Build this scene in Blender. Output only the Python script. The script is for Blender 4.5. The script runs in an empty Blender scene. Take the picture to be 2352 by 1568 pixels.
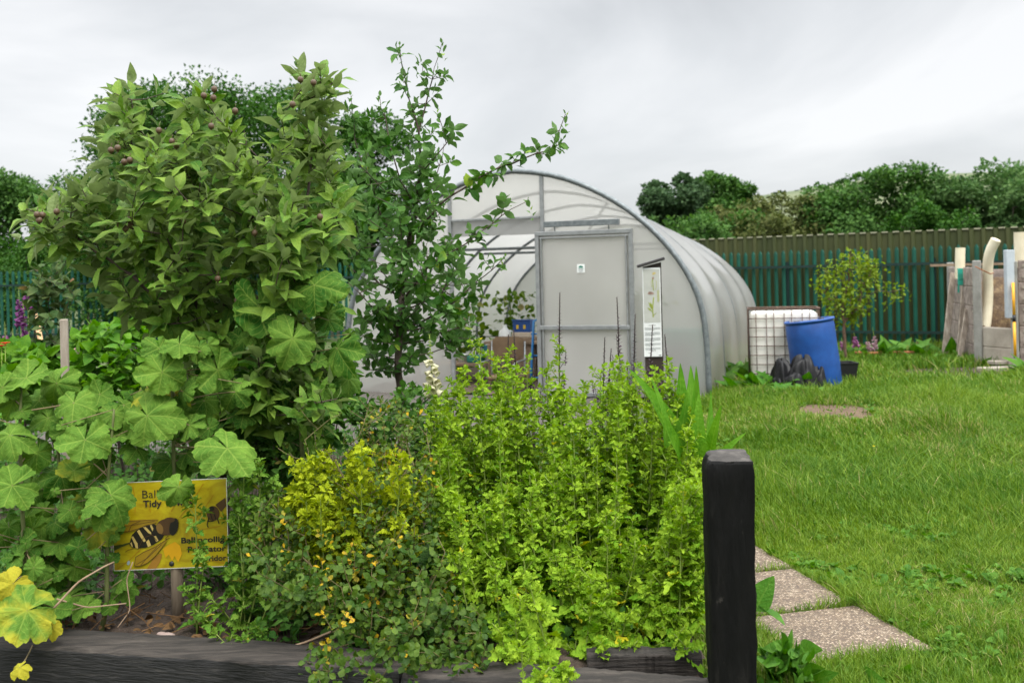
import bpy, math, random
import numpy as np
from math import sin, cos, pi, radians

random.seed(3)
rng = np.random.default_rng(5)
SC = bpy.context.scene
COL = SC.collection
# ---- the camera: 35 mm lens, upright film plane lowered (shift), rolled 1.4 degrees
F, CX, HY, CAMZ, ROLL = 2287.0, 1176.0, 625.0, 1.65, radians(1.4)
CR, SR = cos(ROLL), sin(ROLL)
V3 = lambda *a: np.array(a, float)


def ray(px, py):
    u = (px - CX) / F
    v = -(py - HY) / F
    return V3(u * CR + v * SR, 1.0, v * CR - u * SR)


def at(px, py, d):
    return V3(0, 0, CAMZ) + ray(px, py) * d


def gnd(px, py, z=0.0):
    r = ray(px, py)
    return V3(0, 0, CAMZ) + r * ((z - CAMZ) / r[2])


def unit(v):
    v = np.asarray(v, float)
    return v / np.maximum(np.linalg.norm(v, axis=-1, keepdims=True), 1e-9)


# ---- mesh collection ------------------------------------------------------------
WLOC = {}


class MB:
    def __init__(self):
        self.V, self.A, self.FC, self.n = [], [], [], 0

    def add(self, verts, faces, attr=None, mat=0, smooth=True):
        verts = np.asarray(verts, float).reshape(-1, 3)
        if attr is None:
            attr = np.zeros((len(verts), 3))
        if not isinstance(faces, np.ndarray):
            by = {}
            for f in faces:
                by.setdefault(len(f), []).append(f)
            groups = [np.array(v, int) for v in by.values()]
        else:
            groups = [faces]
        for g in groups:
            self.FC.append((g + self.n, mat, smooth))
        self.V.append(verts)
        self.A.append(np.asarray(attr, float).reshape(-1, 3))
        self.n += len(verts)

    def build(self, name, mats, parent=None, origin=None):
        me = bpy.data.meshes.new(name)
        if not isinstance(mats, (list, tuple)):
            mats = [mats]
        V = np.concatenate(self.V)
        if parent is not None:
            base = WLOC[parent.name]
            org = base
        elif origin is not None:
            org = np.array(origin, float)
        else:
            org = V3((V[:, 0].min() + V[:, 0].max()) / 2, (V[:, 1].min() + V[:, 1].max()) / 2, V[:, 2].min())
        me.vertices.add(len(V))
        me.vertices.foreach_set("co", (V - org).astype(np.float32).ravel())
        loops = np.concatenate([g.ravel() for g, m, s in self.FC])
        sizes = np.concatenate([np.full(len(g), g.shape[1]) for g, m, s in self.FC])
        mi = np.concatenate([np.full(len(g), m) for g, m, s in self.FC])
        sm = np.concatenate([np.full(len(g), s) for g, m, s in self.FC])
        me.loops.add(len(loops))
        me.loops.foreach_set("vertex_index", loops.astype(np.int32))
        me.polygons.add(len(sizes))
        me.polygons.foreach_set("loop_start", np.concatenate([[0], np.cumsum(sizes)[:-1]]).astype(np.int32))
        me.polygons.foreach_set("material_index", mi.astype(np.int32))
        me.polygons.foreach_set("use_smooth", sm.astype(bool))
        at_ = me.attributes.new("lf", 'FLOAT_VECTOR', 'POINT')
        at_.data.foreach_set("vector", np.concatenate(self.A).astype(np.float32).ravel())
        for m in mats:
            me.materials.append(m)
        me.update(calc_edges=True)
        me.validate()
        o = bpy.data.objects.new(name, me)
        COL.objects.link(o)
        if parent is not None:
            o.parent = parent
        else:
            o.location = org
        WLOC[o.name] = org
        return o

    # -- primitive shapes
    def box(self, c, s, rot=None, mat=0, bev=0.0):
        sx, sy, sz = [a / 2 for a in s]
        if bev <= 0:
            v = [(x, y, z) for x in (-sx, sx) for y in (-sy, sy) for z in (-sz, sz)]
            f = [(0, 1, 3, 2), (4, 6, 7, 5), (0, 4, 5, 1), (2, 3, 7, 6), (0, 2, 6, 4), (1, 5, 7, 3)]
        else:
            b = bev
            v, f = [], []
            idx = {}
            for x in (-1, 1):
                for y in (-1, 1):
                    for z in (-1, 1):
                        for k, (ox, oy, oz) in enumerate(((0, b, b), (b, 0, b), (b, b, 0))):
                            idx[(x, y, z, k)] = len(v)
                            v.append((x * (sx - ox), y * (sy - oy), z * (sz - oz)))
            for a in (-1, 1):
                f.append(tuple(idx[(a, y, z, 0)] for y, z in ((-1, -1), (1, -1), (1, 1), (-1, 1))))
                f.append(tuple(idx[(x, a, z, 1)] for x, z in ((-1, -1), (-1, 1), (1, 1), (1, -1))))
                f.append(tuple(idx[(x, y, a, 2)] for x, y in ((-1, -1), (1, -1), (1, 1), (-1, 1))))
            for a in (-1, 1):
                for b2 in (-1, 1):
                    f.append((idx[(a, b2, -1, 0)], idx[(a, b2, 1, 0)], idx[(a, b2, 1, 1)], idx[(a, b2, -1, 1)]))
                    f.append((idx[(a, -1, b2, 0)], idx[(a, 1, b2, 0)], idx[(a, 1, b2, 2)], idx[(a, -1, b2, 2)]))
                    f.append((idx[(-1, a, b2, 1)], idx[(1, a, b2, 1)], idx[(1, a, b2, 2)], idx[(-1, a, b2, 2)]))
            for x in (-1, 1):
                for y in (-1, 1):
                    for z in (-1, 1):
                        f.append(tuple(idx[(x, y, z, k)] for k in range(3)))
        v = np.array(v, float)
        if rot is not None:
            v = v @ np.asarray(rot).T
        self.add(v + np.asarray(c, float), f, mat=mat, smooth=False)

    def tube(self, pts, r, n=7, mat=0, caps=True, attr=None):
        P = np.asarray(pts, float)
        m = len(P)
        R = np.full(m, r, float) if np.isscalar(r) else np.asarray(r, float)
        T = unit(np.gradient(P, axis=0))
        ref = V3(0, 0, 1) if abs(T[0][2]) < .9 else V3(1, 0, 0)
        x = unit(np.cross(T[0], ref))
        ang = np.arange(n) * 2 * pi / n
        out = np.zeros((m, n, 3))
        for i in range(m):
            x = unit(x - T[i] * np.dot(x, T[i]))
            y = np.cross(T[i], x)
            out[i] = P[i] + R[i] * (np.cos(ang)[:, None] * x + np.sin(ang)[:, None] * y)
        i, j = np.meshgrid(np.arange(m - 1), np.arange(n), indexing='ij')
        a = i * n + j
        b = i * n + (j + 1) % n
        f = np.stack([a, b, b + n, a + n], -1).reshape(-1, 4)
        A = np.zeros((m * n, 3))
        if attr is not None:
            A[:] = attr
        self.add(out.reshape(-1, 3), f, attr=A, mat=mat)
        if caps:
            self.FC.append((np.array([np.arange(n)[::-1]]) + self.n - m * n, mat, False))
            self.FC.append((np.array([np.arange(n)]) + self.n - n, mat, False))

    def sticks(self, P0, P1, r0, r1, rnd=None, mat=0):
        """many thin three-sided stalks at once"""
        P0, P1 = np.asarray(P0, float), np.asarray(P1, float)
        m = len(P0)
        if m == 0:
            return
        T = unit(P1 - P0)
        ref = np.where(np.abs(T[:, 2:3]) < .9, V3(0, 0, 1)[None], V3(1, 0, 0)[None])
        x = unit(np.cross(T, ref))
        y = np.cross(T, x)
        v = np.zeros((m, 6, 3))
        r0 = np.broadcast_to(np.asarray(r0, float), (m,))[:, None]
        r1 = np.broadcast_to(np.asarray(r1, float), (m,))[:, None]
        for k in range(3):
            a = k * 2 * pi / 3
            d = cos(a) * x + sin(a) * y
            v[:, k] = P0 + d * r0
            v[:, 3 + k] = P1 + d * r1
        base = (np.arange(m) * 6)[:, None]
        f = np.concatenate([base + np.array([[k, (k + 1) % 3, (k + 1) % 3 + 3, k + 3]]) for k in range(3)])
        A = np.zeros((m, 6, 3))
        if rnd is not None:
            A[:, :, 2] = np.asarray(rnd)[:, None]
        self.add(v.reshape(-1, 3), f, attr=A, mat=mat)

    def lathe(self, prof, n=24, M=None, o=(0, 0, 0), mat=0, attr=None):
        prof = np.asarray(prof, float)
        m = len(prof)
        a = np.arange(n) * 2 * pi / n
        v = np.stack([prof[:, None, 0] * np.cos(a), prof[:, None, 0] * np.sin(a), np.repeat(prof[:, 1:2], n, 1)], -1).reshape(-1, 3)
        if M is not None:
            v = v @ np.asarray(M).T
        i, j = np.meshgrid(np.arange(m - 1), np.arange(n), indexing='ij')
        p, q = i * n + j, i * n + (j + 1) % n
        A = np.zeros((m * n, 3))
        if attr is not None:
            A[:] = attr
        self.add(v + np.asarray(o, float), np.stack([p, q, q + n, p + n], -1).reshape(-1, 4), attr=A, mat=mat)

    def inst(self, temps, P, D, N, S, R, mat=0, W=None):
        P, D, N = np.asarray(P, float), unit(D), np.asarray(N, float)
        m = len(P)
        if m == 0:
            return
        S = np.broadcast_to(np.asarray(S, float), (m,))
        R = np.broadcast_to(np.asarray(R, float), (m,))
        W = np.ones(m) if W is None else W
        X = unit(np.cross(D, N))
        Z = np.cross(X, D)
        pick = rng.integers(0, len(temps), m)
        for k, (tv, tf, ta) in enumerate(temps):
            s = np.where(pick == k)[0]
            if len(s) == 0:
                continue
            nv = len(tv)
            v = P[s][:, None] + S[s][:, None, None] * (
                tv[None, :, 0:1] * X[s][:, None] * W[s][:, None, None] + tv[None, :, 1:2] * D[s][:, None] + tv[None, :, 2:3] * Z[s][:, None])
            A = np.repeat(ta[None], len(s), 0)
            A[:, :, 2] = R[s][:, None]
            base = self.n
            off = (np.arange(len(s)) * nv)[:, None, None]
            for f in tf:
                self.FC.append(((f[None] + off).reshape(-1, f.shape[1]) + base, mat, True))
            self.V.append(v.reshape(-1, 3))
            self.A.append(A.reshape(-1, 3))
            self.n += nv * len(s)


def rotz(a):
    return np.array([[cos(a), -sin(a), 0], [sin(a), cos(a), 0], [0, 0, 1]])


def rotx(a):
    return np.array([[1, 0, 0], [0, cos(a), -sin(a)], [0, sin(a), cos(a)]])


def roty(a):
    return np.array([[cos(a), 0, sin(a)], [0, 1, 0], [-sin(a), 0, cos(a)]])


# ---- objects --------------------------------------------------------------------
def tag(o, label, cat, group=None):
    o['label'] = label
    o['category'] = cat
    if group:
        o['group'] = group
    return o


def thing(name, loc, label, cat, group=None):
    o = bpy.data.objects.new(name, None)
    o.empty_display_size = .1
    COL.objects.link(o)
    o.location = loc
    WLOC[o.name] = np.array(loc, float)
    return tag(o, label, cat, group)


def structure(o, kind='structure'):
    o['kind'] = kind
    return o


# ---- leaf templates: (verts, [faces], attr) with the stalk end at 0, tip at +y -------------
def strip_leaf(prof, n=6, fold=.25, droop=.3, wav=0., ph=0., side=0.):
    v, a = [], []
    for i in range(n + 1):
        t = i / n
        w = prof(t)
        y = t - .12 * droop * t * t
        z = -droop * t * t * .6 + .0
        x0 = side * t * t
        wz = wav * sin(ph + t * 9)
        v += [(x0 - w, y, z + fold * w + wz * w), (x0, y, z), (x0 + w, y, z + fold * w - wz * w)]
        a += [(t, -1, 0), (t, 0, 0), (t, 1, 0)]
    f = []
    for i in range(n):
        b = i * 3
        f += [(b, b + 1, b + 4, b + 3), (b + 1, b + 2, b + 5, b + 4)]
    return np.array(v, float), [np.array(f)], np.array(a, float)


def ovate(wd, p=.8, q=.0):
    return lambda t: wd * max(0.0, sin(pi * min(1, t) ** p)) ** .85 + .004


def obov(wd):
    return lambda t: wd * max(0.0, sin(pi * t ** 1.45)) ** .8 + .006


def lobed(wd, k=3.0, depth=.45):
    def f(t):
        e = wd * max(0.0, sin(pi * (t * .96 + .02) ** .95)) ** .6
        return e * (1 - depth * (.5 + .5 * cos(2 * pi * (k * t + .35)))) + .012
    return f


def fever_leaf(ph, droop):
    # pinnate leaf: three pairs of toothed side lobes and a broad end lobe
    out = [(.03, 0), (.05, .12), (.26, .22), (.33, .34), (.22, .36), (.12, .36), (.30, .46), (.42, .60), (.36, .63), (.28, .62), (.16, .60),
           (.30, .72), (.34, .83), (.22, .85), (.16, .84), (.17, .93), (.0, 1.04)]
    v, a, f = [], [], []
    for i, (w, y) in enumerate(out):
        ym = max(0, y - w * .35)
        z = -droop * ym * ym
        zz = z + w * .35 + .06 * sin(ph + i * 1.7)
        v += [(-w, y, zz), (0, ym, z), (w, y, zz + .04 * cos(ph + i * 2.1))]
        a += [(y, -1, 0), (y, 0, 0), (y, 1, 0)]
    for i in range(len(out) - 1):
        b = i * 3
        f += [(b, b + 1, b + 4, b + 3), (b + 1, b + 2, b + 5, b + 4)]
    return np.array(v, float), [np.array(f)], np.array(a, float)


def mallow_leaf(seed, lobes=7, deep=.2, curl=.25):
    r_ = np.random.default_rng(seed)
    n = 84
    th = np.linspace(-pi + .12, pi - .12, n)          # 0 = tip (+y)
    lp = th / (2 * pi) * lobes
    tri = np.abs(((lp + .5) % 1) - .5) * 2            # 0 on a lobe axis, 1 in a notch
    R = 1 - deep * tri ** 2.8 + .026 * np.abs(np.sin(th * 12 + seed)) * 2 + .018 * np.sin(th * 31 + 2 * seed)
    R *= 1 - .12 * np.abs(th / pi) ** 3 + .07 * np.sin(th * 2 + seed * 1.3) + .05 * np.sin(th * 3 + seed)
    v, a = [], []
    rings = (.06, .22, .38, .54, .7, .85, 1.0)
    ph = r_.uniform(0, 6.28, 4)
    for k in rings:
        r = R * k
        z = -curl * r ** 2 + .20 * r * (tri - .5) * (1 if k > .1 else 0) + .15 * r * np.sin(2 * th + ph[0]) * k + .11 * k * k * np.sin(5 * th + ph[1]) + .06 * k ** 3 * np.sin(13 * th + ph[2]) + .03 * np.sin(k * 14 + 3 * th + ph[3]) * k
        v.append(np.stack([r * np.sin(th), r * np.cos(th), z], 1))
        a.append(np.stack([np.full(n, k), tri * np.sign(np.sin(2 * pi * lp)), np.zeros(n)], 1))
    v, a = np.concatenate(v), np.concatenate(a)
    i, j = np.meshgrid(np.arange(len(rings) - 1), np.arange(n - 1), indexing='ij')
    p = i * n + j
    f = np.stack([p, p + n, p + n + 1, p + 1], -1).reshape(-1, 4)
    return v, [f, np.array([list(range(n))])], a


T_APPLE = [strip_leaf(ovate(.21, .82), 6, f, d, .25, p, s) for f, d, p, s in
           ((.35, .25, 0, .05), (.5, .5, 1, -.08), (.2, .7, 2, .1), (.6, .1, 3, 0), (.3, .9, 4, -.05))]
T_PLUM = [strip_leaf(ovate(.27, 1.0), 4, f, d, .2, p, s) for f, d, p, s in ((.3, .3, 0, .1), (.5, .6, 2, -.1), (.15, .1, 4, 0))]
T_OBOV = [strip_leaf(obov(.30), 4, f, d, .1, p) for f, d, p in ((.25, .2, 0), (.4, .5, 2), (.1, .1, 4))]
T_FEVER = [fever_leaf(p, d) for p, d in ((0, .25), (1.3, .5), (2.9, .1), (4.2, .7))]
T_MALLOW = [mallow_leaf(s, lobes=l, deep=dp, curl=c) for s, l, dp, c in ((1, 7, .15, .15), (2, 5, .24, .35), (3, 7, .12, .45), (4, 5, .20, .05), (5, 7, .17, .6), (6, 5, .15, -.15), (7, 7, .2, .3), (8, 5, .26, .5))]
T_LANCE = [strip_leaf(ovate(.13, .62), 9, f, d, .1, p, s) for f, d, p, s in ((.5, .1, 0, .02), (.7, .25, 2, -.05), (.4, .5, 3, .06))]
T_TEA = [strip_leaf(lambda t: .15 * min(1, t / .12) ** .5 * (1 - t) ** .78 + .003, 12, f, d, .12, p, s) for f, d, p, s in ((.5, .12, 0, .02), (.7, .28, 2, -.06), (.4, .5, 3, .07))]
T_BLOB = [strip_leaf(ovate(.38, .95), 2, .3, .3), strip_leaf(ovate(.30, 1.1), 2, .1, .6), strip_leaf(ovate(.34, .8), 2, .5, .1)]
T_ROUND = [strip_leaf(ovate(.36, .8), 4, f, d, .1, p) for f, d, p in ((.2, .3, 0), (.4, .6, 2))]


def rosette(P, A, k, lo, hi, L, step=.012):
    """k leaves round every tip P with axis A -> arrays for inst"""
    A = unit(A)
    ref = np.where(np.abs(A[:, 2:3]) < .9, V3(0, 0, 1)[None], V3(1, 0, 0)[None])
    e1 = unit(np.cross(A, ref))
    e2 = np.cross(A, e1)
    ph = rng.uniform(0, 6.28, len(P))
    PP, DD, NN, SS = [], [], [], []
    for i in range(k):
        an = ph + 2.4 * i + rng.normal(0, .25, len(P))
        rad = np.cos(an)[:, None] * e1 + np.sin(an)[:, None] * e2
        th = (lo + (hi - lo) * (i / max(1, k - 1)) + rng.normal(0, .15, len(P)))[:, None]
        D = A * np.cos(th) + rad * np.sin(th)
        D[:, 2] -= .12
        PP.append(P - A * (step * i) + rad * .004)
        DD.append(D)
        NN.append(A * np.sin(th) - rad * np.cos(th) + rng.normal(0, .25, D.shape))
        SS.append(L * (.55 + .45 * min(1, (i + 1) / 3)) * rng.uniform(.72, 1.15, len(P)))
    return np.concatenate(PP), np.concatenate(DD), np.concatenate(NN), np.concatenate(SS)


def in_poly(poly, x, y):
    poly = np.asarray(poly, float)
    x, y = np.asarray(x), np.asarray(y)
    c = np.zeros(x.shape, bool)
    j = len(poly) - 1
    for i in range(len(poly)):
        xi, yi = poly[i]
        xj, yj = poly[j]
        hit = ((yi > y) != (yj > y)) & (x < (xj - xi) * (y - yi) / (yj - yi + 1e-9) + xi)
        c ^= hit
        j = i
    return c


def edge_dist(poly, x, y):
    poly = np.asarray(poly, float)
    p = np.stack([x, y], -1)
    best = np.full(len(p), 1e9)
    for i in range(len(poly)):
        a, b = poly[i - 1], poly[i]
        t = np.clip(((p - a) @ (b - a)) / ((b - a) @ (b - a) + 1e-9), 0, 1)
        best = np.minimum(best, np.linalg.norm(p - (a + t[:, None] * (b - a)), axis=1))
    return best


def fill_outline(poly, n, d, thick, soft=90.):
    """n points through the volume whose seen outline is poly, d metres off, thick metres deep"""
    poly = np.asarray(poly, float)
    lo, hi = poly.min(0), poly.max(0)
    X, Y = [], []
    while len(X) < n:
        x, y = rng.uniform(lo[0], hi[0], 4 * n), rng.uniform(lo[1], hi[1], 4 * n)
        k = in_poly(poly, x, y)
        X += list(x[k])
        Y += list(y[k])
    X, Y = np.array(X[:n]), np.array(Y[:n])
    e = edge_dist(poly, X, Y)
    h = thick * np.sqrt(np.clip(e / soft, .04, 1))
    dd = d + rng.uniform(-1, 1, n) * h
    return np.array([at(x, y, q) for x, y, q in zip(X, Y, dd)])


def grow(trunk, tips, seg=.10, r_tip=.0028, power=2.4, wob=.02, lift=.15):
    """a branch skeleton that runs from the trunk polylines to every tip"""
    P, par, plen = [], [], []
    for line in trunk:
        line = [np.asarray(q, float) for q in line]
        if P:
            A = np.array(P)
            j = int(np.argmin(np.linalg.norm(A - line[0], axis=1)))
        else:
            j = -1
        prev = line[0] if j < 0 else P[j]
        if j < 0:
            P.append(line[0]); par.append(-1); plen.append(0.)
            j = 0
        for q in line[1:]:
            a = P[j]
            m = max(1, int(np.linalg.norm(q - a) / seg))
            st = a.copy()
            for k in range(1, m + 1):
                p = st + (q - st) * k / m + (rng.normal(0, wob * .4, 3) if k < m else 0)
                P.append(p); par.append(j); plen.append(plen[j] + np.linalg.norm(p - P[j]))
                j = len(P) - 1
    tips = np.asarray(tips, float)
    order = np.argsort([np.min(np.linalg.norm(np.array(P) - t, axis=1)) for t in tips])
    tidx = np.zeros(len(tips), int)
    tdir = np.zeros((len(tips), 3))
    for o in order:
        t = tips[o]
        A = np.array(P)
        d = np.linalg.norm(A - t, axis=1)
        cost = d + 1.2 * np.maximum(0, A[:, 2] - t[2] + .02) + .12 * np.array(plen)
        j = int(np.argmin(cost))
        a = A[j]
        L = np.linalg.norm(t - a)
        m = max(1, int(L / seg))
        c = (a + t) / 2 + V3(0, 0, -lift * L) * .5 + rng.normal(0, .06 * L, 3)
        for k in range(1, m + 1):
            s = k / m
            p = (1 - s) ** 2 * a + 2 * s * (1 - s) * c + s * s * t
            P.append(p); par.append(j); plen.append(plen[j] + np.linalg.norm(p - P[j]))
            j = len(P) - 1
        tidx[o] = j
        tdir[o] = unit(t - c)
    n = len(P)
    P = np.array(P)
    rad = np.zeros(n)
    nch = np.zeros(n, int)
    for i in range(n - 1, -1, -1):
        if nch[i] == 0:
            rad[i] += r_tip ** power
        if par[i] >= 0:
            rad[par[i]] += rad[i]
            nch[par[i]] += 1
    R = rad ** (1 / power)
    ch = [[] for _ in range(n)]
    for i in range(n):
        if par[i] >= 0:
            ch[par[i]].append(i)
    chains, stack = [], [(-1, 0)]
    while stack:
        p0, i = stack.pop()
        line = [i] if p0 < 0 else [p0, i]
        while ch[i]:
            k = sorted(ch[i], key=lambda q: -R[q])
            for other in k[1:]:
                stack.append((i, other))
            i = k[0]
            line.append(i)
        chains.append(line)
    return P, R, chains, tdir


def wood(mb, P, R, chains, mat=0):
    for line in chains:
        r = R[line].copy()
        if len(line) > 1:
            r[0] = min(r[0], r[1] * 1.15)
        if len(line) >= 2:
            mb.tube(P[line], r, 5 if r.max() < .012 else 8, mat, caps=False)


# ---- materials -------------------------------------------------------------------
def new_mat(name):
    m = bpy.data.materials.new(name)
    m.use_nodes = True
    nt = m.node_tree
    b = nt.nodes['Principled BSDF']
    return m, nt, b


def rgba(c):
    return (c[0], c[1], c[2], 1)


def pm(name, stops, scale=6., rough=.8, bump=.0, stretch=(1, 1, 1), detail=6., metal=0., spec=.4, dist=0., bscale=None, bdist=.01, coat=0.):
    """principled surface whose colour wanders through the stops [(pos, colour), ...]"""
    m, nt, b = new_mat(name)
    N, L = nt.nodes, nt.links
    tc = N.new('ShaderNodeTexCoord')
    mp = N.new('ShaderNodeMapping')
    mp.inputs['Scale'].default_value = stretch
    L.new(tc.outputs['Object'], mp.inputs[0])
    nz = N.new('ShaderNodeTexNoise')
    nz.inputs['Scale'].default_value = scale
    nz.inputs['Detail'].default_value = detail
    nz.inputs['Roughness'].default_value = .62
    nz.inputs['Distortion'].default_value = dist
    L.new(mp.outputs[0], nz.inputs['Vector'])
    cr = N.new('ShaderNodeValToRGB')
    el = cr.color_ramp.elements
    while len(el) < len(stops):
        el.new(.5)
    for e, (p, c) in zip(el, stops):
        e.position = p
        e.color = rgba(c)
    L.new(nz.outputs[0], cr.inputs[0])
    L.new(cr.outputs[0], b.inputs['Base Color'])
    b.inputs['Roughness'].default_value = rough
    b.inputs['Metallic'].default_value = metal
    b.inputs['Specular IOR Level'].default_value = spec
    b.inputs['Coat Weight'].default_value = coat
    if bump:
        n2 = N.new('ShaderNodeTexNoise')
        n2.inputs['Scale'].default_value = bscale or scale * 4
        n2.inputs['Detail'].default_value = 8
        L.new(mp.outputs[0], n2.inputs['Vector'])
        bp = N.new('ShaderNodeBump')
        bp.inputs['Strength'].default_value = bump
        bp.inputs['Distance'].default_value = bdist
        L.new(n2.outputs[0], bp.inputs['Height'])
        L.new(bp.outputs[0], b.inputs['Normal'])
    return m


def flat(name, c, rough=.6, metal=0., spec=.4):
    v = .88
    return pm(name, [(.3, [x * v for x in c]), (.7, [min(1, x * 1.08) for x in c])], 9, rough, metal=metal, spec=spec)


def leafm(name, dark, light, back=None, old=None, oldf=0., vein=.35, mode='pin', trans=.3, rough=.5, lat=16., spot=None, spec=.4):
    spec, rough = spec * .32, min(.8, rough + .1)
    m, nt, b = new_mat(name)
    N, L = nt.nodes, nt.links

    def math_(op, a, c=None, clamp=False):
        n = N.new('ShaderNodeMath')
        n.operation = op
        n.use_clamp = clamp
        for i, x in enumerate((a, c)):
            if x is None:
                continue
            if isinstance(x, (int, float)):
                n.inputs[i].default_value = x
            else:
                L.new(x, n.inputs[i])
        return n.outputs[0]

    def mix(fac, a, c):
        n = N.new('ShaderNodeMix')
        n.data_type = 'RGBA'
        for k, x in ((0, fac), (6, a), (7, c)):
            if isinstance(x, (int, float)):
                n.inputs[k].default_value = x
            elif isinstance(x, (tuple, list)):
                n.inputs[k].default_value = rgba(x)
            else:
                L.new(x, n.inputs[k])
        return n.outputs[2]

    at_ = N.new('ShaderNodeAttribute')
    at_.attribute_name = 'lf'
    sp = N.new('ShaderNodeSeparateXYZ')
    L.new(at_.outputs['Vector'], sp.inputs[0])
    u, v, r = sp.outputs
    tc = N.new('ShaderNodeTexCoord')
    nz = N.new('ShaderNodeTexNoise')
    nz.inputs['Scale'].default_value = 14
    nz.inputs['Detail'].default_value = 4
    L.new(tc.outputs['Object'], nz.inputs['Vector'])
    f = math_('ADD', math_('MULTIPLY', r, .75), math_('MULTIPLY', math_('SUBTRACT', nz.outputs[0], .5), 1.5), True)
    col = mix(f, dark, light)
    av = math_('ABSOLUTE', v)
    if mode == 'pin':
        mid = math_('SUBTRACT', 1., math_('MULTIPLY', av, 9.), True)
        la = math_('SINE', math_('SUBTRACT', math_('MULTIPLY', u, lat * 2), math_('MULTIPLY', av, 9.)))
        lav = math_('MULTIPLY', math_('SUBTRACT', la, .72, True), 1.4)
    else:
        mid = math_('SUBTRACT', 1., math_('MULTIPLY', math_('MULTIPLY', av, u), 16.), True)
        la = math_('SINE', math_('SUBTRACT', math_('MULTIPLY', u, 30.), math_('MULTIPLY', av, 14.)))
        lav = math_('MULTIPLY', math_('SUBTRACT', la, .7, True), 1.8)
    vf = math_('MULTIPLY', math_('ADD', mid, lav, True), vein)
    pale = [min(1, light[0] * 1.7 + .05), min(1, light[1] * 1.35 + .05), light[2] * 1.6 + .02]
    col = mix(vf, col, pale)
    if old is not None:
        o = math_('GREATER_THAN', r, 1 - oldf)
        oc = old
        if spot is not None:
            s2 = N.new('ShaderNodeTexNoise')
            s2.inputs['Scale'].default_value = 130
            L.new(tc.outputs['Object'], s2.inputs['Vector'])
            oc = mix(math_('GREATER_THAN', s2.outputs[0], .62), old, spot)
        pn = math_('MULTIPLY', math_('SUBTRACT', nz.outputs[0], .40), 3.5, True)
        col = mix(math_('MULTIPLY', o, math_('MAXIMUM', pn, math_('GREATER_THAN', r, .978))), col, oc)
    if back is not None:
        g = N.new('ShaderNodeNewGeometry')
        col = mix(g.outputs['Backfacing'], col, back)
    L.new(col, b.inputs['Base Color'])
    b.inputs['Roughness'].default_value = rough
    b.inputs['Specular IOR Level'].default_value = spec
    bp = N.new('ShaderNodeBump')
    bp.inputs['Strength'].default_value = .7
    bp.inputs['Distance'].default_value = .006
    n3 = N.new('ShaderNodeTexNoise')
    n3.inputs['Scale'].default_value = 75
    L.new(tc.outputs['Object'], n3.inputs['Vector'])
    L.new(math_('SUBTRACT', math_('MULTIPLY', n3.outputs[0], 1.2), vf), bp.inputs['Height'])
    L.new(bp.outputs[0], b.inputs['Normal'])
    tr = N.new('ShaderNodeBsdfTranslucent')
    hs = N.new('ShaderNodeHueSaturation')
    hs.inputs['Saturation'].default_value = 1.15
    hs.inputs['Value'].default_value = 1.25
    L.new(col, hs.inputs['Color'])
    L.new(hs.outputs[0], tr.inputs['Color'])
    ms = N.new('ShaderNodeMixShader')
    ms.inputs[0].default_value = trans
    L.new(b.outputs[0], ms.inputs[1])
    L.new(tr.outputs[0], ms.inputs[2])
    L.new(ms.outputs[0], N['Material Output'].inputs['Surface'])
    return m
# ================= camera, sky, sun ===========================================
cam = bpy.data.cameras.new('camera')
cam.lens, cam.sensor_width, cam.clip_end, cam.clip_start = 35.0, 36.0, 5000, .05
cam.shift_y = -(784 - HY) / 2352
cam.dof.use_dof = True
cam.dof.focus_distance = 4.9
cam.dof.aperture_fstop = 3.4
co = bpy.data.objects.new('camera', cam)
COL.objects.link(co)
from mathutils import Matrix
co.matrix_world = Matrix(((CR, SR, 0, 0), (0, 0, -1, 0), (-SR, CR, 0, CAMZ), (0, 0, 0, 1)))
SC.camera = co

EL, AZ = radians(58), radians(150)      # azimuth clockwise from +Y
wd = bpy.data.worlds.new("World")
SC.world = wd
wd.use_nodes = True
N, L = wd.node_tree.nodes, wd.node_tree.links
bg = N['Background']
sky = N.new('ShaderNodeTexSky')
sky.sky_type = 'NISHITA'
sky.sun_disc = False
sky.sun_elevation, sky.sun_rotation = EL, AZ
tc = N.new('ShaderNodeTexCoord')
sp = N.new('ShaderNodeSeparateXYZ')
L.new(tc.outputs['Generated'], sp.inputs[0])
mp = N.new('ShaderNodeMapping')
mp.inputs['Scale'].default_value = (1.5, 1.5, 3.6)
mp.inputs['Rotation'].default_value = (0, radians(14), radians(20))
mp.inputs['Location'].default_value = (3.1, .4, 1.2)
L.new(tc.outputs['Generated'], mp.inputs[0])
nz = N.new('ShaderNodeTexNoise')
nz.inputs['Scale'].default_value = 1.5
nz.inputs['Detail'].default_value = 7
nz.inputs['Roughness'].default_value = .5
nz.inputs['Distortion'].default_value = .6
L.new(mp.outputs[0], nz.inputs['Vector'])
cr_ = N.new('ShaderNodeValToRGB')
e = cr_.color_ramp.elements
e[0].position, e[0].color = .36, (3.3, 3.38, 3.46, 1)
e[1].position, e[1].color = .66, (4.95, 4.97, 5.0, 1)
e.new(.5).color = (4.0, 4.08, 4.15, 1)
L.new(nz.outputs[0], cr_.inputs[0])
mr = N.new('ShaderNodeMapRange')        # an overcast sky is brightest overhead
mr.interpolation_type = 'SMOOTHSTEP'
mr.inputs['From Min'].default_value, mr.inputs['From Max'].default_value = .25, .85
mr.inputs['To Min'].default_value, mr.inputs['To Max'].default_value = 1.0, 5.2
L.new(sp.outputs[2], mr.inputs['Value'])
ml = N.new('ShaderNodeVectorMath')
ml.operation = 'SCALE'
L.new(cr_.outputs[0], ml.inputs[0])
L.new(mr.outputs[0], ml.inputs['Scale'])
mx = N.new('ShaderNodeMix')
mx.data_type = 'RGBA'
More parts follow.
